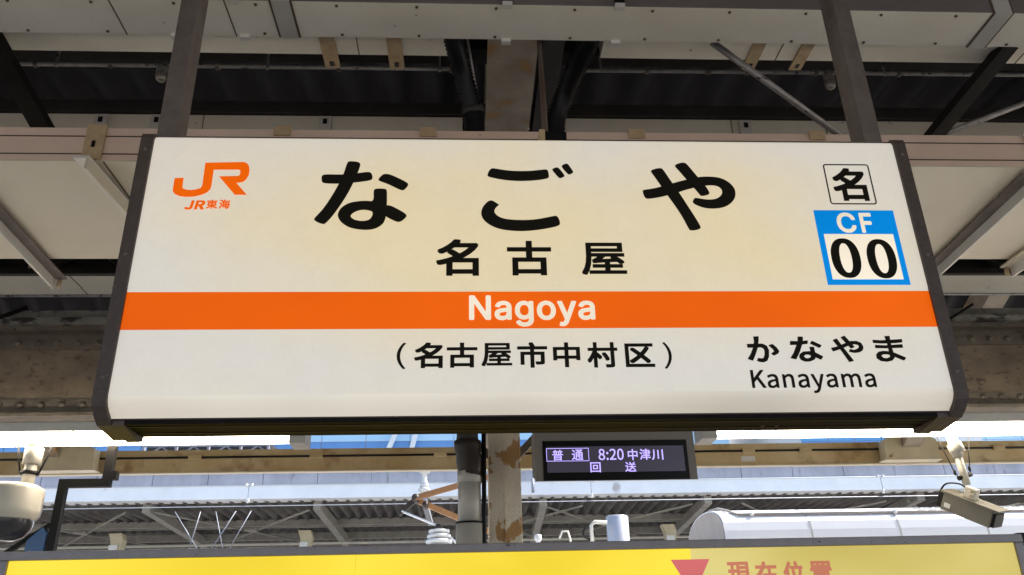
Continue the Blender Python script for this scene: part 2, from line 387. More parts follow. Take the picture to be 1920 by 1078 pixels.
for i, x in enumerate((.012, -4.65, 4.69)):
    t = thing('platform_column', cl[i], 'column', (x, 3.32, 0), 'canopy columns')
    box(x-.114, x+.114, 3.2, 3.44, 0.012, 4.84, .008).build('shaft', 'column', t)
    box(x-.2, x+.2, 3.08, 3.56, .004, .04).build('base_plate', 'girder2', t)
    box(x-.006, x+.004, 3.188, 3.199, .1, 4.8).build('seam_strip', 'column', t)
    if i == 0:
        for s_ in (-1, 1):
            MB().obox((x+s_*.105, 3.34, 2.94), (x+s_*.42, 3.34, 3.27), .05, .05, up=(0,1,0)).build('knee_brace', 'girder2', t)

# riveted plate girder
gy = 3.48
g = thing('plate_girder', 'grimy brown riveted plate girder spanning behind the sign', 'girder', (0, gy, 3.27))
box(-9, 9, gy, gy+.02, 3.31, 3.95).build('web_plate', 'girder', g)
box(-9, 9, gy-.09, gy+.11, 3.285, 3.309).build('bottom_flange', 'girder2', g)
box(-9, 9, gy-.014, gy-.0005, 3.312, 3.432).build('angle_leg', 'girder2', g)
box(-9, 9, gy-.014, gy-.0005, 3.825, 3.945).build('angle_leg', 'girder2', g)
box(-9, 9, gy-.10, gy+.11, 3.946, 3.985).build('top_flange', 'girder2', g)
rv = MB().lathe((0, 0, 0), [(.0, -.026), (.014, -.023), (.024, -.013), (.027, 0)], 10, 'y')
rvme = None
for z in (3.388, 3.875):
    for i in range(62):
        x = -4.6+.15*i + (.03 if z > 3.5 else 0)
        if abs(x) < .16: continue
        if rvme is None:
            o = rv.build('rivet', 'girder2', g); rvme = o.data
        else:
            o = link('rivet', rvme, g)
        o.location = (x, gy-.0142, z)
t = tag(MB().prism_x([(3.335, 3.987), (3.60, 3.987), (3.60, 4.125), (3.42, 4.125), (3.42, 4.05), (3.335, 4.035)], -9, 9).build('timber_beam', 'dirty'), 'grimy stained grey beam lying on top of the riveted girder', 'beam')
for xx, l in ((-3.72, 'left'), (3.72, 'right')):
    sg = -1 if xx < 0 else 1
    tag(MB().obox((xx-.12, 3.31, 3.99), (xx+.12, 3.36, 4.13), .02, .03, up=(0,1,0)).build('diagonal_rod', 'dark'), 'dark diagonal rod across the grimy beam, %s of the sign' % l, 'rod', 'rods across the grimy beam')

# ------------------------------------------------------------------ ducts
def duct(name, label, x0, x1, y0, y1, z0, z1, m1, joints=(), jw=.09, seams=(), matside='duct_side'):
    t = thing(name, label, 'cable duct', ((x0+x1)/2, (y0+y1)/2, z0), 'cable ducts under the roof')
    box(x0, x1, y0, y1, z0+.0015, z1, .004).build('duct_body', matside, t)
    box(x0, x1, y0+.001, y1-.001, z0-.002, z0).build('cover_plate', m1, t)
    for j in joints:
        box(j-jw/2, j+jw/2, y0-.006, y1+.006, z0-.010, z1+.004).build('joint_band', 'joint', t)
        for e in (-1, 1):
            box(j+e*(jw/2+.006)-.005, j+e*(jw/2+.006)+.005, y0-.003, y1+.003, z0-.007, z1+.002).build('sealant', 'seam', t)
    for j in seams:
        box(j-.003, j+.003, y0-.002, y1+.002, z0-.0045, z1).build('seam', 'seam', t)
    return t
d1 = duct('cable_duct', 'pale cable duct with joint bands crossing the very top of the photo', -7, 7, .585, .842, 4.6, 4.86, 'duct', joints=(-1.174, 2.54), seams=(-2.01, -1.45), matside='duct_front_shade')
for (x, y) in ((-.045, .578), (.525, .578), (-1.4, .578), (-1.757, .842), (-1.406, .842), (-.04, .846), (.545, .846)):
    box(x-.025, x+.025, y-.014, y+.014, 4.578, 4.605).build('clip', 'clip', d1)
    if y < .7: box(x-.025, x+.025, .566, .584, 4.606, 4.87).build('strap', 'dark', d1)
for i in range(18):
    for y in (.61, .82): MB().lathe((-3.3+.4*i, y, 4.5975), [(0, -.007), (.007, -.006), (.009, .001)], 8).build('screw', 'seam', d1)
d2 = duct('cable_duct', 'beige cable duct left of the rafter, with two tan straps', -7, -.36, .93, 1.16, 4.75, 4.95, 'duct', seams=(-2.9, -.86))
for x in (-1.022, -.653):
    b = MB().prism_y([(x-.042, 4.735), (x+.042, 4.735), (x+.042, 4.747), (x-.042, 4.747)], .94, 1.262).build('strap', 'strap', d2)
    box(x-.012, x+.012, 1.205, 1.24, 4.729, 4.7345).build('slot', 'black', d2)
d3 = duct('cable_duct', 'beige cable duct right of the rafter, with two tan straps', .52, 7, .93, 1.16, 4.75, 4.95, 'duct', seams=(1.55, 3.0))
for x in (1.41, 1.691):
    MB().prism_y([(x-.036, 4.735), (x+.036, 4.735), (x+.036, 4.747), (x-.036, 4.747)], .94, 1.23).build('strap', 'strap', d3)
    box(x-.010, x+.010, 1.175, 1.205, 4.729, 4.7345).build('slot', 'black', d3)
# far upper duct and beam
tag(box(-9, 9, 2.14, 2.26, 5.055, 5.15, .004).build('roof_beam', 'greybeam'), 'dark grey roof beam above the sign, beyond the black gap', 'beam')
for a, b_, l in ((-7, -.28, 'left'), (.36, 7, 'right')):
    t = duct('cable_duct', 'beige trunking under the grey roof beam, %s of the rafter' % l, a, b_, 2.16, 2.42, 4.68, 5.045, 'duct', matside='duct', seams=((-2.05,) if l == 'left' else (1.62, 2.3)))
    for x in ((-2.72, -2.35, -1.22) if l == 'left' else (1.71,)):
        q = box(x-.04, x+.04, 2.125, 2.155, 4.90, 5.02).build('clip', 'clip', t)
        box(x-.014, x+.014, 2.119, 2.1245, 4.955, 4.995).build('slot', 'black', t)
        MB().obox((x+.06, 2.15, 4.90), (x+.11, 2.15, 4.70), .012, .02, up=(0,1,0)).build('rust_streak_strap', 'strap', t)
# big flat trunking right behind the sign
bd = thing('cable_trunking', 'wide cream trunking behind the sign with a broad flat underside', 'cable duct', (0, 1.3, 3.8))
box(-7, 7, .80, 1.858, 3.803, 3.985, .003).build('trunking_body', 'panel_front', bd)
box(-7, 7, .803, 1.856, 3.796, 3.8025).build('bottom_panel', 'panel', bd)
for z in (3.835, 3.935): box(-7, 7, .797, .7995, z-.003, z+.003).build('lid_seam', 'seam', bd)
for x in (-2.03,):
    box(x-.045, x+.045, .785, .796, 3.80, 3.995).build('strap', 'strap', bd); box(x-.008, x+.008, .781, .7845, 3.865, 3.90).build('slot', 'black', bd)
for x in (-1.148, -.44, .60, 1.52): box(x-.04, x+.04, .788, .796, 3.945, 3.998).build('strap', 'strap', bd)
box(2.60, 2.66, .786, .796, 3.80, 3.99).build('strap', 'panel_front', bd)
box(-1.98, -1.972, .803, 1.856, 3.793, 3.7957).build('lid_seam', 'seam', bd)
# supports under the trunking
def angle_bar(name, label, a, b, w, m1, m2, group, flip=1):
    t = thing(name, label, 'bar', a, group)
    a = Vector(a); b = Vector(b)
    MB().obox(a, b, w, .012).build('flat_leg', m1, t)
    side = Vector((0,0,1)).cross((b-a).normalized())*(w/2-.006)
    MB().obox(a-side*flip-Vector((0,0,.036)), b-side*flip-Vector((0,0,.036)), .012, .058).build('side_leg', m2, t)
    MB().lathe((b.x, b.y, b.z-.055), [(0, 0), (.014, 0), (.014, .045), (0, .045)], 8).build('bolt', 'strap', t)
    return t
angle_bar('support_bar', 'white angle bar under the trunking, disappearing behind the left end of the sign', (-2.045, .73, 3.775), (-1.98, 1.75, 3.775), .075, 'clip', 'panel', 'trunking support bars')
angle_bar('support_bar', 'grey angle bar under the trunking at the left edge of the photo', (-2.66, .95, 3.775), (-2.735, 2.09, 3.775), .075, 'hanger', 'housing', 'trunking support bars', -1)  # light and dark legs: lit and shaded sides painted in
angle_bar('support_bar', 'grey angle bar under the trunking, rising right from the sign to the edge', (2.60, .80, 3.775), (2.67, 2.0, 3.775), .075, 'hanger', 'housing', 'trunking support bars')  # dark flat leg, pale side leg: light and shade put into the colours
angle_bar('support_bar', 'short cream angle bar under the trunking at the right edge', (3.16, .85, 3.775), (3.15, 1.93, 3.775), .075, 'panel', 'clip', 'trunking support bars')
# lower duct in front of the girder
t = duct('cable_duct', 'long pale grey duct below the dark gap, above the girder', -9, 9, 2.74, 3.05, 4.1, 4.118, 'duct', seams=(-3.02,))
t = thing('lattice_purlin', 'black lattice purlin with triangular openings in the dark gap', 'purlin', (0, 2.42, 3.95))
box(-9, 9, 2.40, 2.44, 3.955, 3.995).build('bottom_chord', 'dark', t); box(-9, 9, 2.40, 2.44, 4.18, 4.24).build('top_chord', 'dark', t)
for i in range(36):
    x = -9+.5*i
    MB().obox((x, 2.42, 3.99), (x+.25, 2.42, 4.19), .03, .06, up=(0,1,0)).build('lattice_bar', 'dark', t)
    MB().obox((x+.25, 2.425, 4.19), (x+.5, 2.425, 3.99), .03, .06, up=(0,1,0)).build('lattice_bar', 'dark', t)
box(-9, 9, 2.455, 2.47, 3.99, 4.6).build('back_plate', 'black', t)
for x in (-3.11, -2.98, -2.53, -2.40): box(x-.035, x+.035, 2.446, 2.4545, 3.985, 4.06).build('gusset', 'cream', t)
# conduits
def conduit(label, pts, r, clips, m1='pipe', drop=.2):
    t = thing('conduit_pipe', label, 'pipe', pts[0], 'thin conduits')
    MB().tube(pts, r, 10).build('pipe', m1, t)
    for c in clips:
        MB().lathe((c, pts[0][1], pts[0][2]), [(r, -.012), (r*1.5, -.012), (r*1.5, .012), (r, .012)], 10, 'x').build('coupling', 'girder2', t)
    return t
t = conduit('speckled white conduit in the dark gap, left of the rafter', [(-8, 1.595, 5.0), (-.22, 1.585, 5.0)], .014, (-2.9, -2.45, -1.8, -1.05, -.35))
for x in (-2.77, -1.49, -.42): box(x-.006, x+.006, 1.57, 1.582, 4.97, 5.2).build('hanger_strap', 'pipe', t)
t = conduit('speckled white conduit in the dark gap, right of the rafter', [(.36, 1.582, 5.0), (8, 1.56, 5.0)], .014, (.9, 1.3, 1.55, 2.0, 2.55, 3.05))
for x in (.60, 2.45): box(x-.006, x+.006, 1.56, 1.568, 4.97, 5.2).build('hanger_strap', 'pipe', t)
conduit('thin white conduit just above the grimy beam', [(-8, 3.16, 4.135), (8, 3.16, 4.135)], .009, (-3.65, -3.3, 3.4))
for (x, l) in ((-2.125, 'left'), (2.08, 'right')):
    t = thing('bulb_fitting', 'small clear bulb hanging from the conduit beside the %s sign hanger' % l, 'lamp', (x, 1.575, 4.93), 'small bulbs on the conduit')
    MB().lathe((x, 1.575, 4.93), [(0, .075), (.03, .075), (.034, .03), (.036, 0)], 16).build('socket', 'pipe', t)
    MB().lathe((x, 1.575, 4.93), [(.033, 0), (.036, -.025), (.028, -.052), (.012, -.064), (0, -.066)], 16).build('globe', 'bulb', t)

# braces near the roof
def bar(name, label, a, b, w, h, m1, cat='brace', up=(0,0,1), group=None): return tag(MB().obox(a, b, w, h, up).build(name, m1), label, cat, group)
bar('brace', 'black angle brace slanting down at the upper left edge', (-2.83, .87, 4.78), (-2.66, 1.62, 4.37), .11, .05, 'dark')
bar('brace', 'black angle brace slanting down at the upper right edge', (2.93, .93, 4.82), (2.56, 1.56, 4.40), .11, .05, 'dark')
tag(MB().tube([(1.132, 1, 4.738), (1.945, 1.3, 4.298)], .019, 10).build('stay_pipe', 'pipe'), 'thin grey stay pipe slanting down to the right sign hanger', 'pipe')
tag(MB().tube([(3.592, 1.55, 4.871), (2.593, 1.5, 4.44)], .018, 10).build('stay_pipe', 'pipe'), 'thin grey stay pipe joining the black brace at the right edge', 'pipe')
box_o = tag(box(.20, .335, .95, 3.1, 4.93, 5.05, .005).build('dark_trunking', 'greybeam'), 'dark blue grey trunking running back beside the middle rafter', 'cable duct')
def hose(label, pts, r, pitch=.022):
    """ribbed flexible hose along a smooth path"""
    P = [Vector(p) for p in pts]; fine = []
    for i in range(len(P)-1):
        p0 = P[max(i-1, 0)]; p1 = P[i]; p2 = P[i+1]; p3 = P[min(i+2, len(P)-1)]
        n = max(2, int((p2-p1).length/(pitch/2)))
        for k in range(n):
            s_ = k/n
            fine.append(.5*((2*p1)+(p2-p0)*s_+(2*p0-5*p1+4*p2-p3)*s_**2+(3*p1-p0-3*p2+p3)*s_**3))
    fine.append(P[-1])
    return fine, [r*(1.0 if i % 2 else .84) for i in range(len(fine))]
t = thing('flexible_hose', 'black ribbed hose left of the rafter with a grey collar', 'hose', (-.2, 1.2, 4.24))
f, rs = hose('', [(-.36, .9, 4.8), (-.322, .95, 4.687), (-.271, 1.1, 4.573), (-.213, 1.2, 4.387), (-.205, 1.22, 4.2), (-.205, 1.24, 4.0)], .058)
MB().tube(f, rs, 16).build('hose', 'black', t)
MB().tube([(-.216, 1.195, 4.41), (-.211, 1.205, 4.375)], .065, 18).build('collar', 'greybeam', t)
tag(MB().tube([(-.25, .95, 4.72), (-.18, 1.3, 4.5), (-.16, 1.35, 4.3)], .008, 8).build('cable', 'pipe'), 'thin grey cable beside the black ribbed hose', 'cable')
f, rs = hose('', [(0.483, 0.95, 4.796), (0.432, 1, 4.725), (0.382, 1.15, 4.679), (0.319, 1.3, 4.587), (0.269, 1.36, 4.46), (0.257, 1.4, 4.247)], .062)
tag(MB().tube(f, rs, 16).build('flexible_hose', 'black'), 'thick black ribbed hose right of the rafter', 'hose')

# ================================================================== EDGE OF THE CANOPY
t = thing('edge_beam', 'yellow brown beam along the far edge of the canopy', 'beam', (0, 6.5, 3.5))
box(-12, 12, 6.5, 6.58, 3.512, 3.665).build('lower_web', 'edgebeam', t)
box(-12, 12, 6.46, 6.66, 3.672, 3.745).build('top_flange', 'edgebeam', t)
box(-12, 12, 6.47, 6.56, 3.498, 3.511).build('bottom_flange', 'cream', t)
MB().tube([(-12, 6.452, 3.662), (12, 6.452, 3.662)], .012, 8).build('conduit', 'dark', t)
for i, x in enumerate((-3.2, -1.9, -.55, 2.9, 3.55, 5.8, -5.6)): box(x-.07, x+.07, 6.43, 6.459, 3.635, 3.69, .008).build('junction_box', 'edgebeam', t)
box(2.82, 2.98, 6.493, 6.4995, 3.555, 3.61).build('white_label', 'white', t)
for (x, l) in ((-4.5, 'left, beside the black bracket'), (4.69, 'right, beside the box camera')):
    t = thing('beam_cover', 'cream boxed cover over the edge beam on the %s' % l, 'cover', (x, 6.4, 3.5), 'boxed covers on the edge beam')
    MB().prism_y([(x-.31, 3.515), (x+.31, 3.515), (x+.30, 3.73), (x+.14, 3.80), (x-.14, 3.80), (x-.30, 3.73)], 6.28, 6.42).build('cover_box', 'cream', t)
    box(x-.33, x+.33, 6.27, 6.43, 3.502, 3.5145).build('bottom_rim', 'cream', t)

# ================================================================== LUMINAIRES (lit)
def luminaire(label, x0, x1):
    y = 3.0
    t = thing('fluorescent_light', label, 'light fitting', ((x0+x1)/2, y, 3.1), 'fluorescent lights along the platform')
    MB().prism_x([(y-.09, 3.045), (y+.09, 3.045), (y+.09, 3.09), (y+.05, 3.115), (y-.07, 3.115), (y-.09, 3.105)], x0, x1).build('housing', 'housing', t)
    n = max(1, round((x1-x0)/1.25)); L = (x1-x0-.22)/n
    for i in range(n):
        a = x0+.11+i*L
        for yy in (y-.045, y+.045):
            MB().tube([(a+.012, yy, 3.008), (a+L-.012, yy, 3.008)], .031, 14).build('tube', 'tube', t)
    for xe in (x0, x1): box(xe-.11 if xe == x1 else xe-.001, xe+.001 if xe == x1 else xe+.11, y-.10, y+.10, 2.945, 3.044, .006).build('end_cap', 'housing', t)
    for xx in (x0+.4, x1-.4): MB().tube([(xx, y+.02, 3.10), (xx, y+.02, 4.1)], .012, 8).build('drop_rod', 'housing', t)
luminaire('glowing fluorescent batten on the left, below the riveted girder', -6.4, -1.335)
luminaire('glowing fluorescent batten on the right, below the riveted girder', 1.36, 6.5)
for (x, z) in ((-2.86, 3.02),):
    tag(MB().tube([(x, 2.905, 3.045), (x-.01, 2.90, 3.02), (x-.018, 2.90, 2.975)], .004, 6).build('loose_wire', 'strap'), 'short loose brown wire hanging from the left fluorescent batten', 'wire')

# ================================================================== DOWNPIPE
t = thing('downpipe', 'grey downpipe with black elbow left of the peeling column', 'pipe', (-.24, 3.1, 0))
MB().tube([(-.25, 3.1, 3.6), (-.25, 3.1, 3.03), (-.25, 3.1, 2.98)], [.075, .075, .08], 20).build('upper_pipe', 'greybeam', t)
MB().tube([(-.25, 3.1, 2.99), (-.25, 3.1, 2.95), (-.243, 3.1, 2.90), (-.235, 3.1, 2.85), (-.232, 3.1, 2.80), (-.235, 3.1, 2.75)], [.094, .09, .086, .092, .086, .084], 20).build('rubber_elbow', 'rubber', t)
MB().tube([(-.236, 3.1, 2.775), (-.236, 3.1, 2.70)], .084, 20).build('collar', 'housing', t)
MB().tube([(-.236, 3.1, 2.70), (-.236, 3.1, 2.43)], .078, 20).build('pipe', 'housing', t)
MB().tube([(-.236, 3.1, 2.43), (-.236, 3.1, .01)], .092, 20).build('sleeve', 'housing', t)
MB().lathe((-.236, 3.1, 2.432), [(.080, -.006), (.097, -.006), (.097, .006), (.080, .006)], 18).build('tie_wire', 'black', t)
tag(MB().tube([(-.135, 3.08, 3.3), (-.137, 3.08, 2.5), (-.14, 3.08, .02)], .016, 8).build('cable_conduit', 'black'), 'thin black conduit between downpipe and peeling column', 'pipe')

# ================================================================== STATION SIGN
sg = thing('station_sign', 'large backlit white station name sign with orange stripe, dark frame', 'sign', (0, .1, 2.3))
HX = 1.402
prof = [(.05, 3.402), (.022, 3.400), (.008, 3.394), (.0, 3.378), (0, 2.765)]
prof2 = [(0, 2.627), (0, 2.40), (.004, 2.384), (.013, 2.370), (.028, 2.356), (.044, 2.346), (.054, 2.338)]
MB().sheet_x(prof, -HX, HX).build('face_panel', 'face', sg)
MB().sheet_x([(0, 2.765), (0, 2.627)], -HX, HX, False).build('orange_stripe', 'orange', sg)
MB().sheet_x(prof2[:2], -HX, HX, False).build('face_panel', 'face', sg)
MB().sheet_x(prof2[1:], -HX, HX).build('curved_lip', 'lip', sg)
body = [(.02, 3.385), (.22, 3.385), (.22, 2.335), (.055, 2.335), (.02, 2.40)]
MB().prism_x(body, -HX+.002, HX-.002).build('lamp_box', 'frame', sg)
cap = [(-.012, 3.38), (-.006, 3.400), (.012, 3.410), (.225, 3.410), (.235, 3.39), (.235, 2.33), (.20, 2.303), (.06, 2.318), (.03, 2.335), (-.004, 2.365), (-.012, 2.385)]
for s_ in (-1, 1):
    a, b_ = sorted((s_*HX, s_*1.447)); MB().prism_x(cap, a, b_).build('end_cap', 'frame', sg)
    a, b_ = sorted((s_*1.36, s_*1.40)); MB().prism_x([(.058, 2.318), (.20, 2.296), (.232, 2.305), (.232, 2.334), (.058, 2.334)], a, b_).build('corner_block', 'frame', sg)
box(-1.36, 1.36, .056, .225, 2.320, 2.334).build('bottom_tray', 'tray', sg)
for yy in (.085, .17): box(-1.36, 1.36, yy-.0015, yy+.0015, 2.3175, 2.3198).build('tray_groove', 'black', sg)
for s_ in (-1, 1):
    for z in (2.46, 2.9, 3.33):
        MB().lathe((s_*1.4245, -.0115, z), [(0, -.004), (.006, -.003), (.0075, .001)], 10, 'y').build('screw', 'hanger', sg)
for x in (.78, .83): MB().lathe((x, .15, 2.318), [(0, -.004), (.006, -.003), (.007, .001)], 8).build('screw', 'frame', sg)
box(-HX, HX, .03, .22, 3.386, 3.404, .003).build('top_cover', 'frame', sg)
FY = -.0015
# ---- lettering
na = [[[(-0.7800,3.2240),(-0.7720,3.2330),(-0.7040,3.2310),(-0.6500,3.2380),(-0.6070,3.2450),(-0.5970,3.2360),(-0.5930,3.2150),(-0.6010,3.2070),(-0.6340,3.2010),(-0.6640,3.1970),(-0.7120,3.1920),(-0.7700,3.1930),(-0.7780,3.2020)]],
 [[(-0.6900,3.2850),(-0.6810,3.2900),(-0.6500,3.2870),(-0.6410,3.2790),(-0.6420,3.2660),(-0.6500,3.2360),(-0.6640,3.1930),(-0.6820,3.1460),(-0.7090,3.0930),(-0.7320,3.0530),(-0.7530,3.0260),(-0.7620,3.0240),(-0.7850,3.0340),(-0.7950,3.0430),(-0.7900,3.0530),(-0.7640,3.0870),(-0.7360,3.1420),(-0.7150,3.1920),(-0.7000,3.2340)]],
 [[(-0.5740,3.2110),(-0.5590,3.2320),(-0.5470,3.2360),(-0.5300,3.2330),(-0.5000,3.2180),(-0.4670,3.1990),(-0.4610,3.1890),(-0.4740,3.1690),(-0.4840,3.1640),(-0.5010,3.1720),(-0.5370,3.1920),(-0.5680,3.2040)]],
 [[(-0.5880,3.1650),(-0.5830,3.1710),(-0.5630,3.1730),(-0.5440,3.1710),(-0.5390,3.1650),(-0.5370,3.1030),(-0.5390,3.0480),(-0.5490,3.0240),(-0.5720,3.0070),(-0.5980,3.0010),(-0.6290,3.0020),(-0.6670,3.0100),(-0.6970,3.0310),(-0.7100,3.0530),(-0.7110,3.0690),(-0.7010,3.0930),(-0.6730,3.1130),(-0.6360,3.1200),(-0.6090,3.1210),(-0.5850,3.1180)],
  [(-0.6660,3.0580),(-0.6590,3.0690),(-0.6410,3.0800),(-0.6200,3.0840),(-0.6020,3.0810),(-0.5870,3.0760),(-0.5870,3.0600),(-0.5950,3.0450),(-0.6080,3.0390),(-0.6260,3.0370),(-0.6500,3.0420),(-0.6620,3.0510)]],
 [[(-0.5410,3.1030),(-0.5250,3.1020),(-0.5010,3.0890),(-0.4710,3.0700),(-0.4640,3.0600),(-0.4680,3.0510),(-0.4830,3.0360),(-0.4950,3.0330),(-0.5100,3.0390),(-0.5370,3.0540),(-0.5510,3.0690)]]]
go = [[[(-0.1720,3.2330),(-0.1670,3.2500),(-0.1580,3.2620),(-0.1470,3.2630),(-0.1090,3.2550),(-0.0640,3.2510),(-0.0120,3.2520),(0.0250,3.2570),(0.0500,3.2600),(0.0550,3.2530),(0.0580,3.2260),(0.0520,3.2200),(0.0230,3.2130),(-0.0270,3.2080),(-0.0760,3.2080),(-0.1230,3.2140),(-0.1640,3.2240),(-0.1710,3.2280)]],
 [[(0.0690,3.2580),(0.0750,3.2640),(0.0880,3.2690),(0.0960,3.2650),(0.1080,3.2470),(0.1160,3.2330),(0.1140,3.2270),(0.0980,3.2200),(0.0930,3.2230),(0.0800,3.2410)]],
 [[(0.1050,3.2730),(0.1120,3.2800),(0.1240,3.2860),(0.1320,3.2820),(0.1410,3.2650),(0.1500,3.2490),(0.1460,3.2430),(0.1340,3.2360),(0.1280,3.2390),(0.1140,3.2570)]],
 [[(-0.1300,3.1070),(-0.1300,3.1060),(-0.1440,3.1170),(-0.1550,3.1240),(-0.1630,3.1250),(-0.1760,3.1170),(-0.1900,3.0980),(-0.1960,3.0800),(-0.1960,3.0610),(-0.1870,3.0420),(-0.1670,3.0230),(-0.1370,3.0080),(-0.1050,3.0010),(-0.0600,2.9970),(-0.0120,3.0000),(0.0340,3.0070),(0.0830,3.0190),(0.0900,3.0290),(0.0870,3.0470),(0.0800,3.0600),(0.0730,3.0620),(0.0360,3.0530),(-0.0050,3.0450),(-0.0480,3.0430),(-0.0910,3.0450),(-0.1180,3.0500),(-0.1370,3.0600),(-0.1470,3.0720),(-0.1490,3.0820),(-0.1430,3.0940)]]]
ya = [[[(0.4030,3.1700),(0.4090,3.1730),(0.4450,3.1790),(0.4740,3.1870),(0.5200,3.2020),(0.5520,3.2120),(0.5810,3.2200),(0.6190,3.2300),(0.6620,3.2330),(0.7040,3.2280),(0.7350,3.2090),(0.7520,3.1840),(0.7540,3.1580),(0.7460,3.1340),(0.7250,3.1120),(0.6980,3.0980),(0.6610,3.0930),(0.6280,3.0960),(0.5990,3.1080),(0.5860,3.1190),(0.5890,3.1290),(0.5970,3.1400),(0.6080,3.1390),(0.6300,3.1340),(0.6550,3.1320),(0.6780,3.1360),(0.6960,3.1480),(0.7040,3.1630),(0.7020,3.1790),(0.6900,3.1900),(0.6710,3.1940),(0.6450,3.1930),(0.5990,3.1830),(0.5650,3.1730),(0.5380,3.1630),(0.4950,3.1490),(0.4550,3.1390),(0.4210,3.1340),(0.4130,3.1360),(0.4060,3.1480)]],
 [[(0.4410,3.2530),(0.4470,3.2600),(0.4670,3.2670),(0.4840,3.2680),(0.4910,3.2600),(0.5060,3.2290),(0.5270,3.1870),(0.5450,3.1520),(0.5680,3.1020),(0.5900,3.0550),(0.6060,3.0160),(0.6010,3.0090),(0.5840,3.0030),(0.5650,3.0020),(0.5600,3.0070),(0.5430,3.0550),(0.5230,3.0980),(0.4970,3.1460),(0.4720,3.1950),(0.4530,3.2320)]],
 [[(0.5340,3.2770),(0.5430,3.2860),(0.5640,3.2930),(0.5780,3.2920),(0.5880,3.2790),(0.6070,3.2480),(0.6260,3.2170),(0.6450,3.1880),(0.6560,3.1610),(0.6510,3.1540),(0.6340,3.1480),(0.6200,3.1470),(0.6160,3.1540),(0.5970,3.1840),(0.5750,3.2160),(0.5510,3.2540)]]]
strokes('kana_letter', na, FY, 'ink', sg); strokes('kana_letter', go, FY, 'ink', sg); strokes('kana_letter', ya, FY, 'ink', sg)
logo = [[[(-1.3060,3.2130),(-1.2740,3.2140),(-1.2730,3.1740),(-1.2700,3.1690),(-1.2560,3.1640),(-1.2400,3.1630),(-1.2230,3.1660),(-1.2100,3.1710),(-1.2050,3.1780),(-1.2040,3.1860),(-1.2050,3.2790),(-1.0670,3.2830),(-1.0550,3.2790),(-1.0460,3.2650),(-1.0420,3.2470),(-1.0430,3.2260),(-1.0500,3.2090),(-1.0600,3.1980),(-1.0700,3.1950),(-1.0840,3.1940),(-1.0410,3.1440),(-1.0840,3.1440),(-1.1490,3.2210),(-1.0810,3.2230),(-1.0760,3.2270),(-1.0740,3.2380),(-1.0760,3.2470),(-1.0820,3.2500),(-1.1710,3.2490),(-1.1710,3.1800),(-1.1730,3.1670),(-1.1830,3.1530),(-1.2010,3.1430),(-1.2250,3.1360),(-1.2520,3.1340),(-1.2770,3.1370),(-1.2950,3.1450),(-1.3030,3.1540),(-1.3060,3.1630)]]]
strokes('railway_logo', logo, FY, 'orange', sg, smooth=0, label='orange railway company logo')
lettering('logo_caption', 'JR', (-1.255, -1.184, 3.082, 3.12), FY, 'orange', sg, .014, shear=.12)
lettering('logo_caption', '東', (-1.18, -1.14, 3.086, 3.123), FY, 'orange', sg, .010)
lettering('logo_caption', '海', (-1.135, -1.096, 3.086, 3.124), FY, 'orange', sg, .010)
for ch, bb in (('名', (-0.357, -0.206, 2.821, 2.965)), ('古', (-0.106, 0.052, 2.822, 2.959)), ('屋', (0.158, 0.319, 2.824, 2.952))):
    lettering('kanji_letter', ch, bb, FY, 'ink', sg, .007 if ch == '屋' else .009)
for ch, bb in (('名', (-0.425, -0.329, 2.486, 2.577)), ('古', (-0.316, -0.213, 2.487, 2.576)), ('屋', (-0.2, -0.097, 2.491, 2.574)),
               ('市', (-0.079, 0.023, 2.485, 2.576)), ('中', (0.042, 0.134, 2.486, 2.575)), ('村', (0.158, 0.262, 2.484, 2.575)), ('区', (0.287, 0.387, 2.485, 2.57))):
    lettering('kanji_letter', ch, bb, FY, 'ink', sg, .007 if ch == '屋' else .009)
for ch, bb in (('(', (-0.483, -0.452, 2.483, 2.577)), (')', (0.418, 0.447, 2.478, 2.574))):
    lettering('bracket_mark', ch, bb, FY, 'ink', sg, .0)
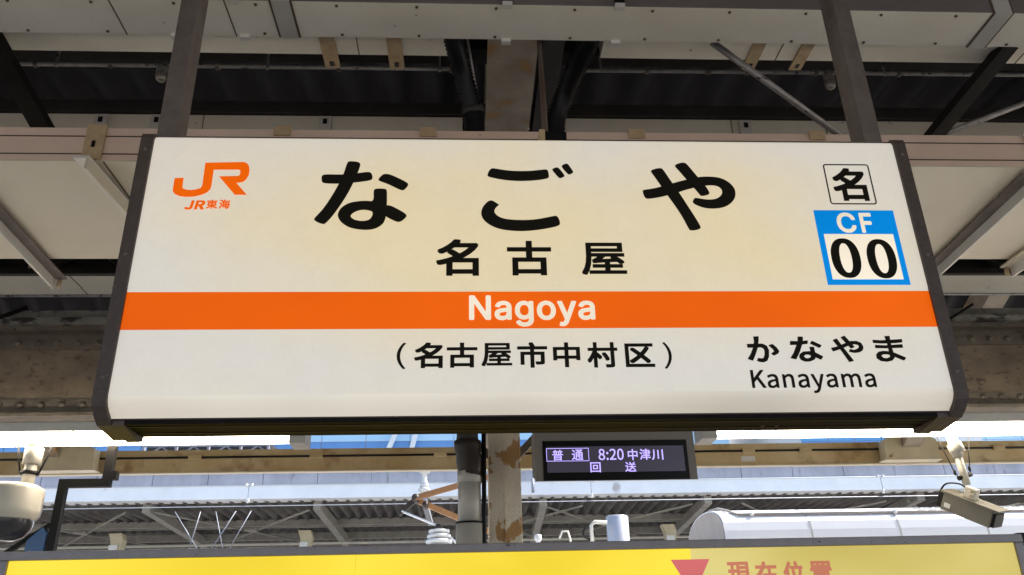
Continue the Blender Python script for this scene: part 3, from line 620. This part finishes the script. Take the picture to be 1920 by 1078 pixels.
for gl in ([[[(0.7130,2.5650),(0.7660,2.5660),(0.7800,2.5580),(0.7850,2.5430),(0.7820,2.5210),(0.7740,2.5060),(0.7610,2.5000),(0.7500,2.5010),(0.7400,2.5050),(0.7450,2.5140),(0.7560,2.5120),(0.7640,2.5140),(0.7690,2.5250),(0.7710,2.5400),(0.7690,2.5490),(0.7610,2.5540),(0.7130,2.5530)]],
 [[(0.7390,2.5920),(0.7560,2.5930),(0.7540,2.5790),(0.7480,2.5550),(0.7360,2.5280),(0.7240,2.5060),(0.7090,2.5120),(0.7210,2.5280),(0.7330,2.5520),(0.7390,2.5730)]],
 [[(0.7880,2.5600),(0.8010,2.5640),(0.8130,2.5520),(0.8200,2.5390),(0.8150,2.5310),(0.8000,2.5240),(0.7930,2.5300),(0.8050,2.5380),(0.8000,2.5480)]]],
 [[[(0.8660,2.5750),(0.8640,2.5620),(0.8980,2.5630),(0.9240,2.5660),(0.9270,2.5770),(0.9000,2.5740)]],
 [[(0.8950,2.5910),(0.9110,2.5910),(0.9110,2.5840),(0.9040,2.5630),(0.8920,2.5370),(0.8750,2.5100),(0.8580,2.5140),(0.8710,2.5310),(0.8850,2.5580),(0.8930,2.5770)]],
 [[(0.9420,2.5750),(0.9720,2.5590),(0.9640,2.5510),(0.9350,2.5660)]],
 [[(0.9300,2.5530),(0.9440,2.5530),(0.9450,2.5340),(0.9460,2.5200),(0.9390,2.5090),(0.9230,2.5020),(0.9070,2.5010),(0.8930,2.5070),(0.8880,2.5170),(0.8920,2.5270),(0.9060,2.5360),(0.9230,2.5370),(0.9310,2.5370)], [(0.9020,2.5190),(0.9090,2.5260),(0.9210,2.5270),(0.9300,2.5230),(0.9280,2.5150),(0.9180,2.5110),(0.9090,2.5120)]],
 [[(0.9430,2.5340),(0.9700,2.5180),(0.9610,2.5080),(0.9390,2.5200)]]],
 [[[(1.0060,2.5490),(1.0320,2.5550),(1.0610,2.5670),(1.0790,2.5740),(1.0990,2.5740),(1.1140,2.5670),(1.1190,2.5530),(1.1140,2.5410),(1.1010,2.5340),(1.0840,2.5320),(1.0670,2.5360),(1.0710,2.5440),(1.0860,2.5410),(1.1000,2.5460),(1.1060,2.5540),(1.1030,2.5610),(1.0900,2.5640),(1.0730,2.5610),(1.0480,2.5510),(1.0300,2.5440),(1.0100,2.5380)]],
 [[(1.0170,2.5780),(1.0310,2.5830),(1.0480,2.5500),(1.0750,2.5030),(1.0600,2.4990),(1.0370,2.5450)]],
 [[(1.0470,2.5880),(1.0600,2.5930),(1.0870,2.5530),(1.0750,2.5480)]]],
 [[[(1.1580,2.5780),(1.1890,2.5760),(1.2620,2.5800),(1.2610,2.5700),(1.2340,2.5670),(1.1870,2.5660),(1.1580,2.5680)]],
 [[(1.1630,2.5590),(1.1990,2.5570),(1.2590,2.5610),(1.2590,2.5500),(1.2300,2.5490),(1.1970,2.5480),(1.1620,2.5490)]],
 [[(1.2030,2.5910),(1.2200,2.5920),(1.2190,2.5800),(1.2190,2.5490),(1.2220,2.5250),(1.2210,2.5130),(1.2100,2.5030),(1.1910,2.4990),(1.1710,2.5020),(1.1590,2.5120),(1.1600,2.5240),(1.1710,2.5340),(1.1880,2.5370),(1.2070,2.5350),(1.2070,2.5630)], [(1.1740,2.5210),(1.1840,2.5260),(1.1990,2.5260),(1.2090,2.5230),(1.2060,2.5140),(1.1950,2.5100),(1.1820,2.5110)]],
 [[(1.2130,2.5320),(1.2260,2.5290),(1.2610,2.5120),(1.2520,2.5030),(1.2200,2.5180)]]]):
    strokes('small_kana_letter', gl, FY, 'ink', sg, smooth=0, spread=.0011)
lettering('roman_name', 'Nagoya', (-0.241, 0.195, 2.633, 2.75), FY, 'white_print', sg, .020, 1.04, roman=True)
lettering('roman_next_name', 'Kanayama', (0.709, 1.139, 2.389, 2.472), FY, 'ink', sg, .005, 1.02)
# ---- small square mark and the numbered badge
def ring(name, x0, x1, z0, z1, w, rad, y, material, parent, n=5):
    def rrect(x0, x1, z0, z1, r):
        p = []
        for cx, cz, a0 in ((x1-r, z1-r, 0), (x0+r, z1-r, 90), (x0+r, z0+r, 180), (x1-r, z0+r, 270)):
            for k in range(n+1):
                a = math.radians(a0+90*k/n); p.append((cx+r*math.cos(a), y, cz+r*math.sin(a)))
        return p
    o_ = rrect(x0, x1, z0, z1, rad); i_ = rrect(x0+w, x1-w, z0+w, z1-w, max(rad-w, .0005)); m_ = len(o_)
    return MB().add(o_+i_, [(k, (k+1) % m_, m_+(k+1) % m_, m_+k) for k in range(m_)]).build(name, material, parent)
ring('code_square', 1.108, 1.287, 3.114, 3.291, .0055, .012, FY, 'ink', sg)
lettering('code_letter', '名', (1.131, 1.262, 3.129, 3.273), FY-.0004, 'ink', sg, .010)
bx0, bx1, bz0, bz1 = 1.037, 1.341, 2.784, 3.089
bdg = MB().add([(bx0, FY, bz0), (bx1, FY, bz0), (bx1, FY, bz1), (bx0, FY, bz1)], [(0, 1, 2, 3)]).build('number_badge', 'blue', sg); bdg['label'] = 'blue square station number badge'
MB().add([(bx0+.0215, FY-.0006, bz0+.0215), (bx1-.0215, FY-.0006, bz0+.0215), (bx1-.0215, FY-.0006, bz0+.205), (bx0+.0215, FY-.0006, bz0+.205)], [(0, 1, 2, 3)]).build('number_field', 'white_print', bdg)
lettering('badge_letter', 'C', (1.117, 1.188, 2.994, 3.079), FY-.0006, 'white_print', bdg, .022, roman=True); lettering('badge_letter', 'F', (1.205, 1.251, 2.994, 3.078), FY-.0006, 'white_print', bdg, .024, roman=True)
for bb in ((1.069, 1.177, 2.811, 2.971), (1.202, 1.309, 2.809, 2.968)):
    cx_, cz_, ra, rb = (bb[0]+bb[1])/2, (bb[2]+bb[3])/2, (bb[1]-bb[0])/2, (bb[3]-bb[2])/2
    def oval(a, b, n=40): return [(cx_+a*math.copysign(abs(math.cos(k*2*math.pi/n))**.88, math.cos(k*2*math.pi/n)), cz_+b*math.copysign(abs(math.sin(k*2*math.pi/n))**.88, math.sin(k*2*math.pi/n))) for k in range(n)]
    strokes('badge_digit', [[oval(ra, rb), oval(ra*.40, rb*.74)]], FY-.0012, 'ink', bdg, smooth=0)

# hangers
for (x, l) in ((-1.44, 'left'), (1.352, 'right')):
    t = thing('sign_hanger', 'dark square steel hanger holding the %s end of the sign' % l, 'hanger', (x, .15, 3.41), 'sign hangers')
    box(x, x+.072, .095, .20, 3.412, 5.40, .003).build('post', 'hanger', t)
    box(x-.03, x+.102, .06, .222, 3.4045, 3.4115).build('foot_plate', 'frame', t)
    box(x-.012, x+.084, .088, .207, 4.60, 4.72, .003).build('sleeve', 'hanger', t)
t = thing('stay_rod', 'thin brown rod with clamp at the top middle of the sign', 'rod', (.10, .20, 3.41))
MB().tube([(0.153, 1, 4.796), (0.073, 0.2, 3.562)], .013, 10).build('rod', 'rod_brown', t)
box(.065, .15, .12, .22, 3.4045, 3.515, .004).build('clamp', 'black', t)
box(.04, .064, .12, .22, 3.4045, 3.525, .003).build('side_tab', 'strap', t)

# ================================================================== LED DEPARTURE DISPLAY
DY = 2.72
t = thing('departure_display', 'grey hanging departure display with purple white letters on black', 'display', (.72, 2.85, 2.63))
x0, x1, z0, z1 = .190, 1.248, 2.632, 2.985
MB().prism_x([(DY, z0), (DY, z1), (DY+.26, z1), (DY+.26, z0+.085)], x0, x1).build('case', 'displaybody', t)
box(x0+.052, x1-.052, DY-.006, DY-.0005, z0+.004, z0+.262).build('black_bezel', 'black', t)
sc = box(x0+.077, x1-.077, DY-.009, DY-.0065, z0+.054, z0+.222).build('screen', 'screen', t)
for xx in (x0+.25, x1-.25): MB().tube([(xx, DY+.13, z1), (xx, DY+.13, 4.1)], .02, 8).build('drop_rod', 'hanger', t)
LY = DY-.0105
for ch, bb in (('普', (0.303, 0.373, 2.764, 2.833)), ('通', (0.431, 0.505, 2.765, 2.834)), ('中', (0.799, 0.863, 2.76, 2.833)),
               ('津', (0.877, 0.949, 2.761, 2.834)), ('川', (0.957, 1.032, 2.76, 2.828)), ('回', (0.547, 0.615, 2.684, 2.749)), ('送', (0.775, 0.847, 2.685, 2.749))):
    lettering('lit_letter', ch, bb, LY, 'led', sc, .004)
lettering('lit_time', '8:20', (0.606, 0.771, 2.763, 2.836), LY, 'led', sc, .003)
bb = (0.264, 0.543, 2.758, 2.844)
ring('lit_box', bb[0], bb[1], bb[2], bb[3], .0035, .002, LY, 'led', sc, 2)

# ================================================================== CAMERAS
dc = Vector((-3.213, 3, 2.636)); cx, cy = dc.x, dc.y
def dz(v): return dc.z+(v-2.473)*1.185
t = thing('dome_camera', 'cream dome security camera hanging at the left edge', 'camera', (cx, cy, dz(2.234)))
MB().lathe((cx, cy, 0), [(r_*1.08, dz(h_)) for r_, h_ in [(0, 2.545), (.06, 2.545), (.13, 2.535), (.165, 2.515), (.17, 2.50), (.172, 2.40), (.166, 2.37), (.15, 2.352), (.148, 2.345), (0, 2.345)]], 36).build('housing', 'camera', t)
MB().lathe((cx, cy, 0), [(r_*1.08, dz(h_)) for r_, h_ in [(.146, 2.352), (.145, 2.335), (.13, 2.29), (.10, 2.258), (.06, 2.24), (0, 2.234)]], 32).build('clear_dome', 'glassdome', t)
px_ = cx+.075
MB().tube([(px_, cy, dz(2.54)), (px_, cy, dz(2.66))], .04, 14).build('stem', 'camera', t)
MB().tube([(px_, cy, dz(2.65)), (px_, cy, dz(2.74))], .058, 14).build('coupling', 'camera', t)
MB().tube([(px_, cy, dz(2.74)), (px_, cy, 3.0)], .05, 14).build('drop_pipe', 'camera', t)
MB().lathe((px_, cy, dz(2.60)), [(.04, -.012), (.058, -.012), (.058, .012), (.04, .012)], 12).build('clamp_ring', 'dark', t)
for s_ in (-1, 1):
    MB().tube([(px_+s_*.06, cy, dz(2.60)), (px_+s_*.09, cy, dz(2.68)), (px_+s_*.12, cy, dz(2.80))], .006, 6).build('safety_wire', 'dark', t)

t = thing('box_camera', 'beige box security camera on a tilted pole at the right', 'camera', (3.3, 3.0, 2.36))
pa, pb, pc = Vector((3.18, 3, 2.983)), Vector((3.196, 3, 2.816)), Vector((3.209, 3, 2.622))
MB().tube([pa, pb], .036, 14).build('drop_pole', 'camera', t); MB().tube([Vector((3.186, 3, 2.914)), Vector((3.204, 3, 2.846))], [.05,.052], 16).build('coupling', 'camera', t)
MB().tube([pb, pc], .026, 12).build('stem', 'camera', t)
q = Vector((3.208, 3, 2.678)); MB().tube([q+Vector((-.05,0,-.012)), q+Vector((.05,0,.018))], .016, 8).build('clamp_ring', 'dark', t)
MB().tube([q+Vector((-.045,0,0)), Vector((3.143, 3, 2.708)), Vector((3.072, 3, 2.973))], .004, 6).build('safety_wire', 'dark', t)
MB().tube([q+Vector((.05,0,.01)), Vector((3.257, 3, 2.736)), Vector((3.309, 3, 2.982))], .004, 6).build('safety_wire', 'dark', t)
for w_ in ((3.143, 3, 2.708), (3.256, 3, 2.733)): MB().lathe(w_, [(0, -.022), (.009, -.012), (.009, .012), (0, .022)], 8).build('wire_grip', 'black', t)
ba, bb_ = Vector((3.055, 3.02, 2.526)), Vector((3.228, 2.8, 2.362))
ax = (bb_-ba).normalized(); upv = (Vector((0,-.25,1))-ax*ax.dot(Vector((0,-.25,1)))).normalized()
MB().obox(ba, bb_, .15, .118, up=upv, bev=.006).build('housing', 'cambox', t)
MB().obox(ba-ax*.02+upv*.063, bb_+ax*.035+upv*.063, .172, .012, up=upv).build('sun_shield', 'cambox', t)
MB().obox(bb_-ax*.01-upv*.006, bb_+ax*.02-upv*.006, .125, .09, up=upv).build('front_window', 'black', t)
MB().obox(ba-ax*.035, ba-ax*.001, .12, .095, up=upv).build('rear_cap', 'dark', t)
sd = upv.cross(ax).normalized(); sd = sd if sd.y < 0 else -sd
MB().obox(ba+ax*.02+sd*.0765-upv*.02, ba+ax*.06+sd*.0765-upv*.02, .003, .03, up=upv).build('white_label', 'white', t)
mid = ba+(bb_-ba)*.42+upv*.105
MB().obox(mid-ax*.035, mid+ax*.045, .06, .075, up=upv, bev=.01).build('swivel_bracket', 'camera', t)
for k in (-1, 1): MB().tube([mid+sd*.029+upv*.015*k+ax*.015, mid+sd*.036+upv*.015*k+ax*.015], .008, 8).build('bracket_bolt', 'strap', t)
f = [ba-ax*.03-upv*.02, ba-ax*.06+upv*.01, ba-ax*.035+upv*.10, ba+ax*.05+upv*.135, mid-ax*.04+upv*.02]
fl, _ = hose('', f, .006, .03); MB().tube(fl, .006, 8).build('cable', 'black', t)

# ================================================================== YELLOW MAP BOARD
BY = 1.2
t = thing('guide_board', 'backlit yellow guide board in a grey frame along the bottom', 'board', (.02, BY+.08, 0))
L_, R_ = -2.262, 2.298; ZT = 2.068; ZB = .78
box(L_+.03, R_-.03, BY+.012, BY+.16, ZB+.03, ZT-.02).build('lamp_box', 'boardframe', t)
box(L_, R_, BY-.012, BY+.165, ZT-.037, ZT, .004).build('frame_top', 'boardframe', t)
box(L_, R_, BY-.012, BY+.165, ZB, ZB+.037, .004).build('frame_bottom', 'boardframe', t)
for a in (L_, R_-.04): box(a, a+.04, BY-.0115, BY+.164, ZB+.0375, ZT-.0375, .004).build('frame_side', 'boardframe', t)
edges = [L_+.041, -.74, .751, R_-.041]
for i in range(3): box(edges[i]+.0012, edges[i+1]-.0012, BY, BY+.011, ZB+.038, ZT-.038).build('yellow_panel', 'yellow' if i < 2 else 'yellow_glare', t)
for x in (L_+.35, R_-.35): box(x-.05, x+.05, BY+.03, BY+.13, .004, ZB-.001).build('leg', 'boardframe', t)
PY = BY-.0012
tx = [(.658, 1.984), (.834, 1.984), (.746, 1.832)]
def tri(pts, nm): return MB().add([(x, PY, z) for x, z in pts], [(0, 1, 2)] if len(pts) == 3 else [tuple(range(len(pts)))]).build(nm, 'red', t)
tri(tx, 'red_triangle')
for ch, bb in (('現', (0.909, 1.013, 1.865, 1.97)), ('在', (1.034, 1.133, 1.864, 1.969)), ('位', (1.162, 1.256, 1.863, 1.968)), ('置', (1.284, 1.386, 1.862, 1.967))):
    lettering('board_letter', ch, bb, PY, 'brownred', t, .011)
box(R_+.003, R_+.06, BY+.02, BY+.15, .3, ZT+.01, .01).build('side_post', 'dark', t)
# black stepped bracket on the left
t = thing('bracket_arm', 'black stepped square tube bracket hanging from the left fluorescent batten', 'bracket', ((-2.675, 3.05, 2.976)[0], 3.05, 1.9))
a_, b_, c_ = (-2.649, 3.05, 2.724), (-2.927, 3.05, 2.732), (-2.675, 3.05, 2.976)
box(a_[0]-.026, a_[0]+.026, 3.025, 3.075, a_[2]-.026, 2.974).build('upper_post', 'dark', t)
box(b_[0]-.026, a_[0]-.0265, 3.026, 3.074, a_[2]-.026, a_[2]+.028).build('step', 'dark', t)
box(b_[0]-.0255, b_[0]+.0255, 3.0255, 3.0745, 1.9, a_[2]-.0265).build('lower_post', 'dark', t)
box(a_[0]+.0265, a_[0]+.065, 3.02, 3.07, a_[2]+.02, a_[2]+.075).build('lug', 'dark', t)
MB().prism_y([(b_[0]-.17, 1.85), (b_[0]-.04, 1.85), (b_[0]-.036, 2.40), (b_[0]-.065, 2.44), (b_[0]-.15, 2.36)], 3.02, 3.08).build('sign_plate', 'bluepanel', t)
MB().obox((b_[0]-.30, 3.05, 2.27), (b_[0]-.03, 3.05, 2.46), .03, .03, up=(0,1,0)).build('stay', 'dark', t)

# ================================================================== TRAIN
TY = 9.6
tr = thing('train', 'white train standing at the next track, only its roof in view', 'train', (0, TY, -1.0))
hw = 1.45
prof = [(TY-hw, -.1), (TY-hw, 2.35), (TY-hw+.10, 2.55), (TY-hw+.35, 2.72), (TY-.5, 2.84), (TY+.5, 2.84), (TY+hw-.35, 2.72), (TY+hw-.10, 2.55), (TY+hw, 2.35), (TY+hw, -.1)]
MB().prism_x(prof, -12, 14).build('car_body', 'trainwhite', tr)
stripe = box(-12, 14, TY-hw-.004, TY-hw-.001, 1.0, 1.25).build('side_stripe', 'orange', tr)
for i in range(12):
    x = -11+2.05*i
    w_ = box(x, x+1.3, TY-hw-.006, TY-hw-.0012, 1.35, 2.15).build('window', 'glassdome', tr)
# air conditioner with D-shaped end
def D(y0, y1, z0, z1, shoulder):
    p = [(y0, z0), (y0, shoulder)]; n = 14
    for k in range(n+1):
        a = math.pi*(1-k/n); p.append(((y0+y1)/2+(y1-y0)/2*math.cos(a), shoulder+(z1-shoulder)*math.sin(a)**.8))
    p += [(y1, shoulder), (y1, z0)]
    q = []
    for a in p:
        if not q or (abs(a[0]-q[-1][0])+abs(a[1]-q[-1][1])) > 1e-4: q.append(a)
    return q
ac = MB().prism_x(D(8.62, 10.6, 2.845, 3.46, 3.085), 3.18, 11.2).build('air_conditioner', 'trainwhite', tr)
box(3.168, 3.179, 8.66, 10.56, 2.86, 3.1).build('end_plate', 'traingrey', ac)
MB().prism_x([(y, z) for y, z in D(8.66, 10.56, 2.9, 3.44, 3.09)], 3.172, 3.1795).build('end_cover', 'traingrey', ac)
for i in range(6):
    xs_ = 4.35+1.22*i
    MB().prism_x(D(8.615, 10.605, 2.846, 3.466, 3.085), xs_, xs_+.022).build('panel_joint', 'joint', ac)
for i in range(14):
    for j in range(3):
        yv = 8.84+.10*j; cc = (9.61-yv)/.99; zv = 3.085+.375*(max(0, 1-cc*cc)**.5)**.8
        box(6.0+.16*i, 6.11+.16*i, yv, yv+.05, zv-.01, zv+.012).build('louvre', 'joint', ac)
MB().tube([(3.42, 8.722, 3.305), (11, 8.722, 3.305)], .020, 8).build('hand_rail', 'traingrey', ac)
MB().tube([(3.42, 8.722, 3.305), (3.32, 8.88, 3.385), (3.27, 9.15, 3.455), (3.25, 9.5, 3.478)], .018, 8).build('hand_rail', 'traingrey', ac)
for i in range(4): MB().lathe((3.6+2.0*i, 8.705, 3.31), [(0, -.03), (.03, -.02), (.03, .02), (0, .03)], 8).build('rail_knob', 'white', ac)
# roof gear
MB().lathe((1.86, 9.3, 0), [(0, 3.40), (.14, 3.40), (.157, 3.385), (.157, 2.8)], 28).build('roof_tank', 'steel', tr)
MB().tube([(1.70, 9.2, 3.30), (1.52, 9.2, 3.31), (1.47, 9.2, 3.26), (1.48, 9.2, 2.84)], .028, 10).build('gear_pipe', 'farcream', tr)
MB().lathe((1.43, 9.2, 3.16), [(.07, -.012), (.09, 0), (.07, .012), (.062, 0), (.07, -.012)], 16, 'y').build('coil', 'dark', tr)
for x in (.45, .72): MB().lathe((x, 9.2, 0), [(0, 3.16), (.05, 3.15), (.055, 3.09), (.03, 3.06), (.03, 2.83)], 12).build('roof_knob', 'porcelain', tr)
MB().tube([(1.02, 9.2, 3.1), (1.06, 9.2, 3.19), (1.14, 9.2, 3.19), (1.17, 9.2, 3.08), (1.17, 9.2, 2.84)], .014, 8).build('gear_pipe', 'farcream', tr)
pg = MB().lathe((-.66, TY, 0), [(0, 3.34), (.04, 3.34), (.05, 3.30), (.15, 3.29), (.15, 3.255), (.10, 3.25), (.17, 3.22), (.17, 3.185), (.11, 3.18), (.19, 3.15), (.19, 3.11), (.12, 3.10), (.20, 3.07), (.20, 3.03), (.12, 3.02), (.12, 2.8)], 20).build('insulator', 'porcelain', tr)
MB().lathe((-.66, TY, 0), [(0, 3.37), (.055, 3.37), (.06, 3.32), (0, 3.318)], 12).build('insulator_cap', 'rubber', tr)
pan = MB().obox((-1.0, TY, 3.76), (.85, TY, 4.26), .06, .06).build('pantograph_arm', 'panto', tr)
MB().obox((-1.0, TY-.13, 3.70), (.85, TY-.13, 4.20), .035, .03).build('pantograph_rod', 'panto', tr)
MB().obox((-.95, TY+.02, 3.70), (1.0, TY+.02, 2.86), .08, .075).build('pantograph_arm', 'panto', tr)
MB().obox((-1.24, TY, 3.53), (-.96, TY, 3.76), .08, .07).build('pantograph_knuckle', 'rubber', tr)
MB().lathe((-1.0, TY-.12, 3.73), [(0, -.02), (.055, -.02), (.055, .22), (0, .22)], 14, 'y').build('pantograph_joint', 'rubber', tr)
MB().lathe((-.86, TY-.10, 3.635), [(0, -.02), (.042, -.02), (.042, .2), (0, .2)], 12, 'y').build('pantograph_joint', 'rubber', tr)
MB().tube([(-1.20, TY-.03, 3.56), (-.66, TY, 3.34), (-.35, TY, 3.05), (-.1, TY, 2.9)], .017, 8).build('pantograph_rod', 'white', tr)
MB().tube([(.82, TY-.8, 4.22), (.85, TY-.55, 4.30), (.85, TY+.55, 4.30), (.82, TY+.8, 4.22)], .03, 8).build('contact_strip', 'dark', tr)

# ================================================================== OVERHEAD WIRES
def wire(label, pts, r=.010): return tag(MB().tube(pts, r, 6).build('overhead_wire', 'wire'), label, 'wire', 'overhead wires')
WU, WL = (-2.596, 11.8, 4.386)[2], (-7.321, 11.8, 4.039)[2]
wire('lower overhead wire crossing in front of the corrugated roof', [(-25, 11.8, WL), (-8, 11.8, WL), (25, 11.8, WL)], .008)
wire('upper overhead wire crossing in front of the white gutter', [(-25, 11.8, WU), (25, 11.8, WU)], .007)
def dropper(label, x):
    t = thing('wire_dropper', label, 'wire fitting', (x, 11.8, WU-.25), 'fittings on the overhead wires')
    MB().tube([(x, 11.8, WU+.02), (x, 11.8, WU-.26)], .007, 6).build('dropper_wire', 'wire', t)
    for s_ in (-1, 1): MB().lathe((x+s_*.045, 11.8, WU), [(0, .035), (.026, .025), (.026, -.015), (0, -.03)], 10).build('clamp', 'porcelain', t)
    MB().lathe((x, 11.8, WU-.26), [(0, .04), (.018, .03), (.034, 0), (.016, -.035), (0, -.04)], 10).build('weight', 'porcelain', t)
dropper('small white wire clamp below the departure display', (1.888, 11.8, 4.333)[0])
dropper('small white wire clamp left of the box camera', (7.062, 11.8, 4.27)[0])
dropper('small white wire clamp above the left of the yellow board', (-3.969, 11.8, 4.351)[0])
t = thing('line_insulator', 'grey white post insulator in front of the far fascia, above the pantograph knee', 'insulator', (-1.01, 12.0, 4.1))
MB().lathe((-1.01, 12, 0), [(0, 4.69), (.03, 4.68), (.10, 4.64), (.10, 4.60), (.05, 4.58), (.045, 4.48), (.08, 4.40), (.08, 4.36), (.055, 4.34)], 18).build('cap', 'porcelain', t)
MB().lathe((-1.01, 12, 0), [(.05, 4.36), (.10, 4.33), (.105, 4.29), (.06, 4.27), (.06, 4.22), (0, 4.22)], 18).build('skirt', 'porcelain', t)
box(-1.10, -.92, 11.95, 12.05, 4.17, 4.235, .02).build('yoke', 'wire', t)
box(-1.06, -.96, 11.96, 14.845, 4.10, 4.169).build('support_arm', 'wire', t)

# ================================================================== FAR PLATFORM
fp = thing('far_canopy', 'far platform canopy with corrugated underside and pale gutter', 'canopy', (0, 18, 0))
x = -26.0
i = 0
while x < 30:
    wdt = 1.13
    box(x+.006, x+wdt-.006, 15.02+.004*(i % 2), 15.10, 4.99, 5.31+.006*(i % 3)).build('fascia_panel', 'fascia', fp); x += wdt; i += 1
MB().prism_x([(14.86, 4.70), (14.86, 4.98), (14.93, 4.995), (15.3, 4.985), (15.3, 4.70)], -26, 30).build('gutter', 'gutter', fp)
box(-26, 30, 14.846, 14.859, 4.955, 4.985).build('gutter_lip', 'gutter', fp)
corrugated(-26, 30, [(15.12, 4.735), (17.6, 4.69)], .24, .065, 8).build('roof_sheet', 'slate', fp)
corrugated(-26, 30, [(17.62, 4.72), (22.5, 4.60)], .24, .065, 8).build('roof_sheet', 'slate', fp)
box(-26, 30, 17.35, 17.45, 4.52, 4.66).build('purlin', 'farsteel', fp)
box(-26, 30, 17.55, 17.60, 4.50, 4.62).build('purlin', 'farsteel', fp)
box(-26, 30, 19.0, 19.1, 4.42, 4.58).build('purlin', 'farsteel', fp)
box(-26, 30, 20.5, 20.8, 3.9, 4.36).build('main_girder', 'farcream', fp)
box(-26, 30, 20.3, 20.9, 4.37, 4.42).build('girder_flange', 'farsteel', fp)
MB().tube([(-26, 18.2, 4.22), (30, 18.2, 4.22)], .03, 8).build('service_pipe', 'farcream', fp)
for i, x in enumerate((-17.5, -11.9, -6.9, -3.4, 1.35, 4.9, 9.6, 15.2)):
    MB().obox((x, 15.2, 4.62), (x+.1, 20.6, 4.30), .16, .2).build('rafter', 'farsteel', fp)
for i, x in enumerate((-13.6, -8.15, -3.95, 4.42, 9.9)):
    MB().prism_y([(x-.16, 4.36), (x+.12, 4.36), (x+.17, 4.22), (x+.13, 4.0), (x-.07, 3.98), (x-.10, 4.2)], 17.0, 17.25).build('lamp_bracket', 'cream', fp); box(x-.09, x+.09, 16.93, 16.99, 3.78, 4.1).build('lamp_head', 'white', fp)
    box(x-.12, x+.12, 20.9, 21.2, .01, 4.3).build('column', 'farcream', fp)
for i, x in enumerate((-12.5, -9, -5.2, .6, 3.0, 7.3, 11.0)):
    MB().tube([(x-1.6, 15.4, 4.55), (x+1.0, 18.6, 4.30)], .022, 6).build('tie_rod', 'farsteel', fp)
    MB().tube([(x+1.6, 15.4, 4.55), (x-1.0, 18.6, 4.30)], .022, 6).build('tie_rod', 'farsteel', fp)
    MB().lathe((x, 17.1, 4.40), [(0, -.02), (.14, -.02), (.14, .02), (0, .02)], 14).build('tie_disc', 'farsteel', fp)
for k, (xa, xb) in enumerate(((-6.1, -5.5), (-5.6, -5.75), (-5.3, -5.05), (-4.9, -5.35), (-4.6, -5.0))):
    MB().tube([(xa, 14.6, 4.42), (xb, 14.6, 3.6)], .009, 6).build('stay_rod', 'wire', fp)
for x in (.72, 1.1): MB().tube([(x, 14.7, 5.0), (x, 14.7, 4.72)], .03, 8).build('gutter_bracket', 'wire', fp)
# ================================================================== BUILDINGS BEHIND
def glass_building(label, x0, x1, y0, y1, h, floor_h, bay, mA, mB, frac, zoff=0.0):
    t = thing('glass_building', label, 'building', ((x0+x1)/2, (y0+y1)/2, -1.4), 'buildings beyond the far platform')
    box(x0+.1, x1-.1, y0+.1, y1, -1.39, h-.1).build('core', 'concrete', t)
    z = zoff; row = 0
    while z < h-floor_h:
        zs = z+floor_h*frac
        n = int(round((x1-x0)/bay))
        near = 10 < z+floor_h and z < 26
        if near:
            for i in range(n):
                a = x0+(x1-x0)*i/n; b = x0+(x1-x0)*(i+1)/n
                box(a+.035, b-.035, y0, y0+.095, z+.02, zs-.02).build('pane', mB, t)
                box(a+.035, b-.035, y0+.01, y0+.095, zs+.02, z+floor_h-.02).build('pane', mA, t)
        else:
            box(x0, x1, y0, y0+.095, z+.02, zs-.02).build('glass_band', mB, t)
            box(x0, x1, y0+.01, y0+.095, zs+.02, z+floor_h-.02).build('glass_band', mA, t)
        z += floor_h; row += 1
    box(x0-.2, x1+.2, y0-.2, y1+.2, h-.1, h+.3).build('parapet', 'concrete', t)
    return t
t1 = glass_building('pale blue glass building behind the far platform, left and centre', -48, 12, 60, 80, 36, 4.2, 3.25, 'facade', 'facade2', .30, zoff=-1.19)
for (a, b) in (((-6.6, 59.4, 15.2), (-5.2, 59.4, 18.6)), ((-4.7, 59.4, 15.2), (-3.9, 59.4, 18.6))): MB().obox(a, b, .35, .25, up=(0,1,0)).build('sloping_strut', 'gutter', t1)
t = thing('roof_gantry', 'white lattice gantry with railings in front of the pale blue glass building', 'gantry', (-17, 50, -1.39))
for x in (-20.6, -18.6, -16.6, -14.6, -12.9): box(x-.07, x+.07, 49.9, 50.1, -1.39, 15.3).build('post', 'fascia', t)
for z in (13.6, 14.25, 14.9): box(-20.7, -12.8, 49.87, 49.89, z-.05, z+.05).build('rail', 'fascia', t)
for x in (-20.6, -18.6, -16.6, -14.6):
    MB().obox((x, 50.2, 13.6), (x+2, 50.2, 15.0), .1, .1, up=(0,1,0)).build('lattice_bar', 'fascia', t); MB().obox((x+2, 50.3, 13.6), (x, 50.3, 15.0), .1, .1, up=(0,1,0)).build('lattice_bar', 'fascia', t)
box(-20.6, -12.9, 50.5, 52.5, 13.2, 14.6).build('machine_room', 'greybeam', t)
t2 = glass_building('deep blue glass building behind the far platform, right of the display', 24.9, 33.2, 58, 76, 30, 3.6, 2.1, 'facade3', 'facade2', .45)
t3 = glass_building('white panelled building at the right behind the cover box', 33.8, 38.4, 57, 76, 40, 3.6, 2.3, 'concrete', 'gutter', .5)
t4 = glass_building('pale glass building at the far right edge', 38.8, 70, 62, 82, 34, 3.9, 3.1, 'facade', 'facade', .35)
t5 = glass_building('slanted pale tower just right of the departure display', 14.5, 22.0, 66, 80, 30, 3.8, 1.9, 'facade', 'gutter', .5)
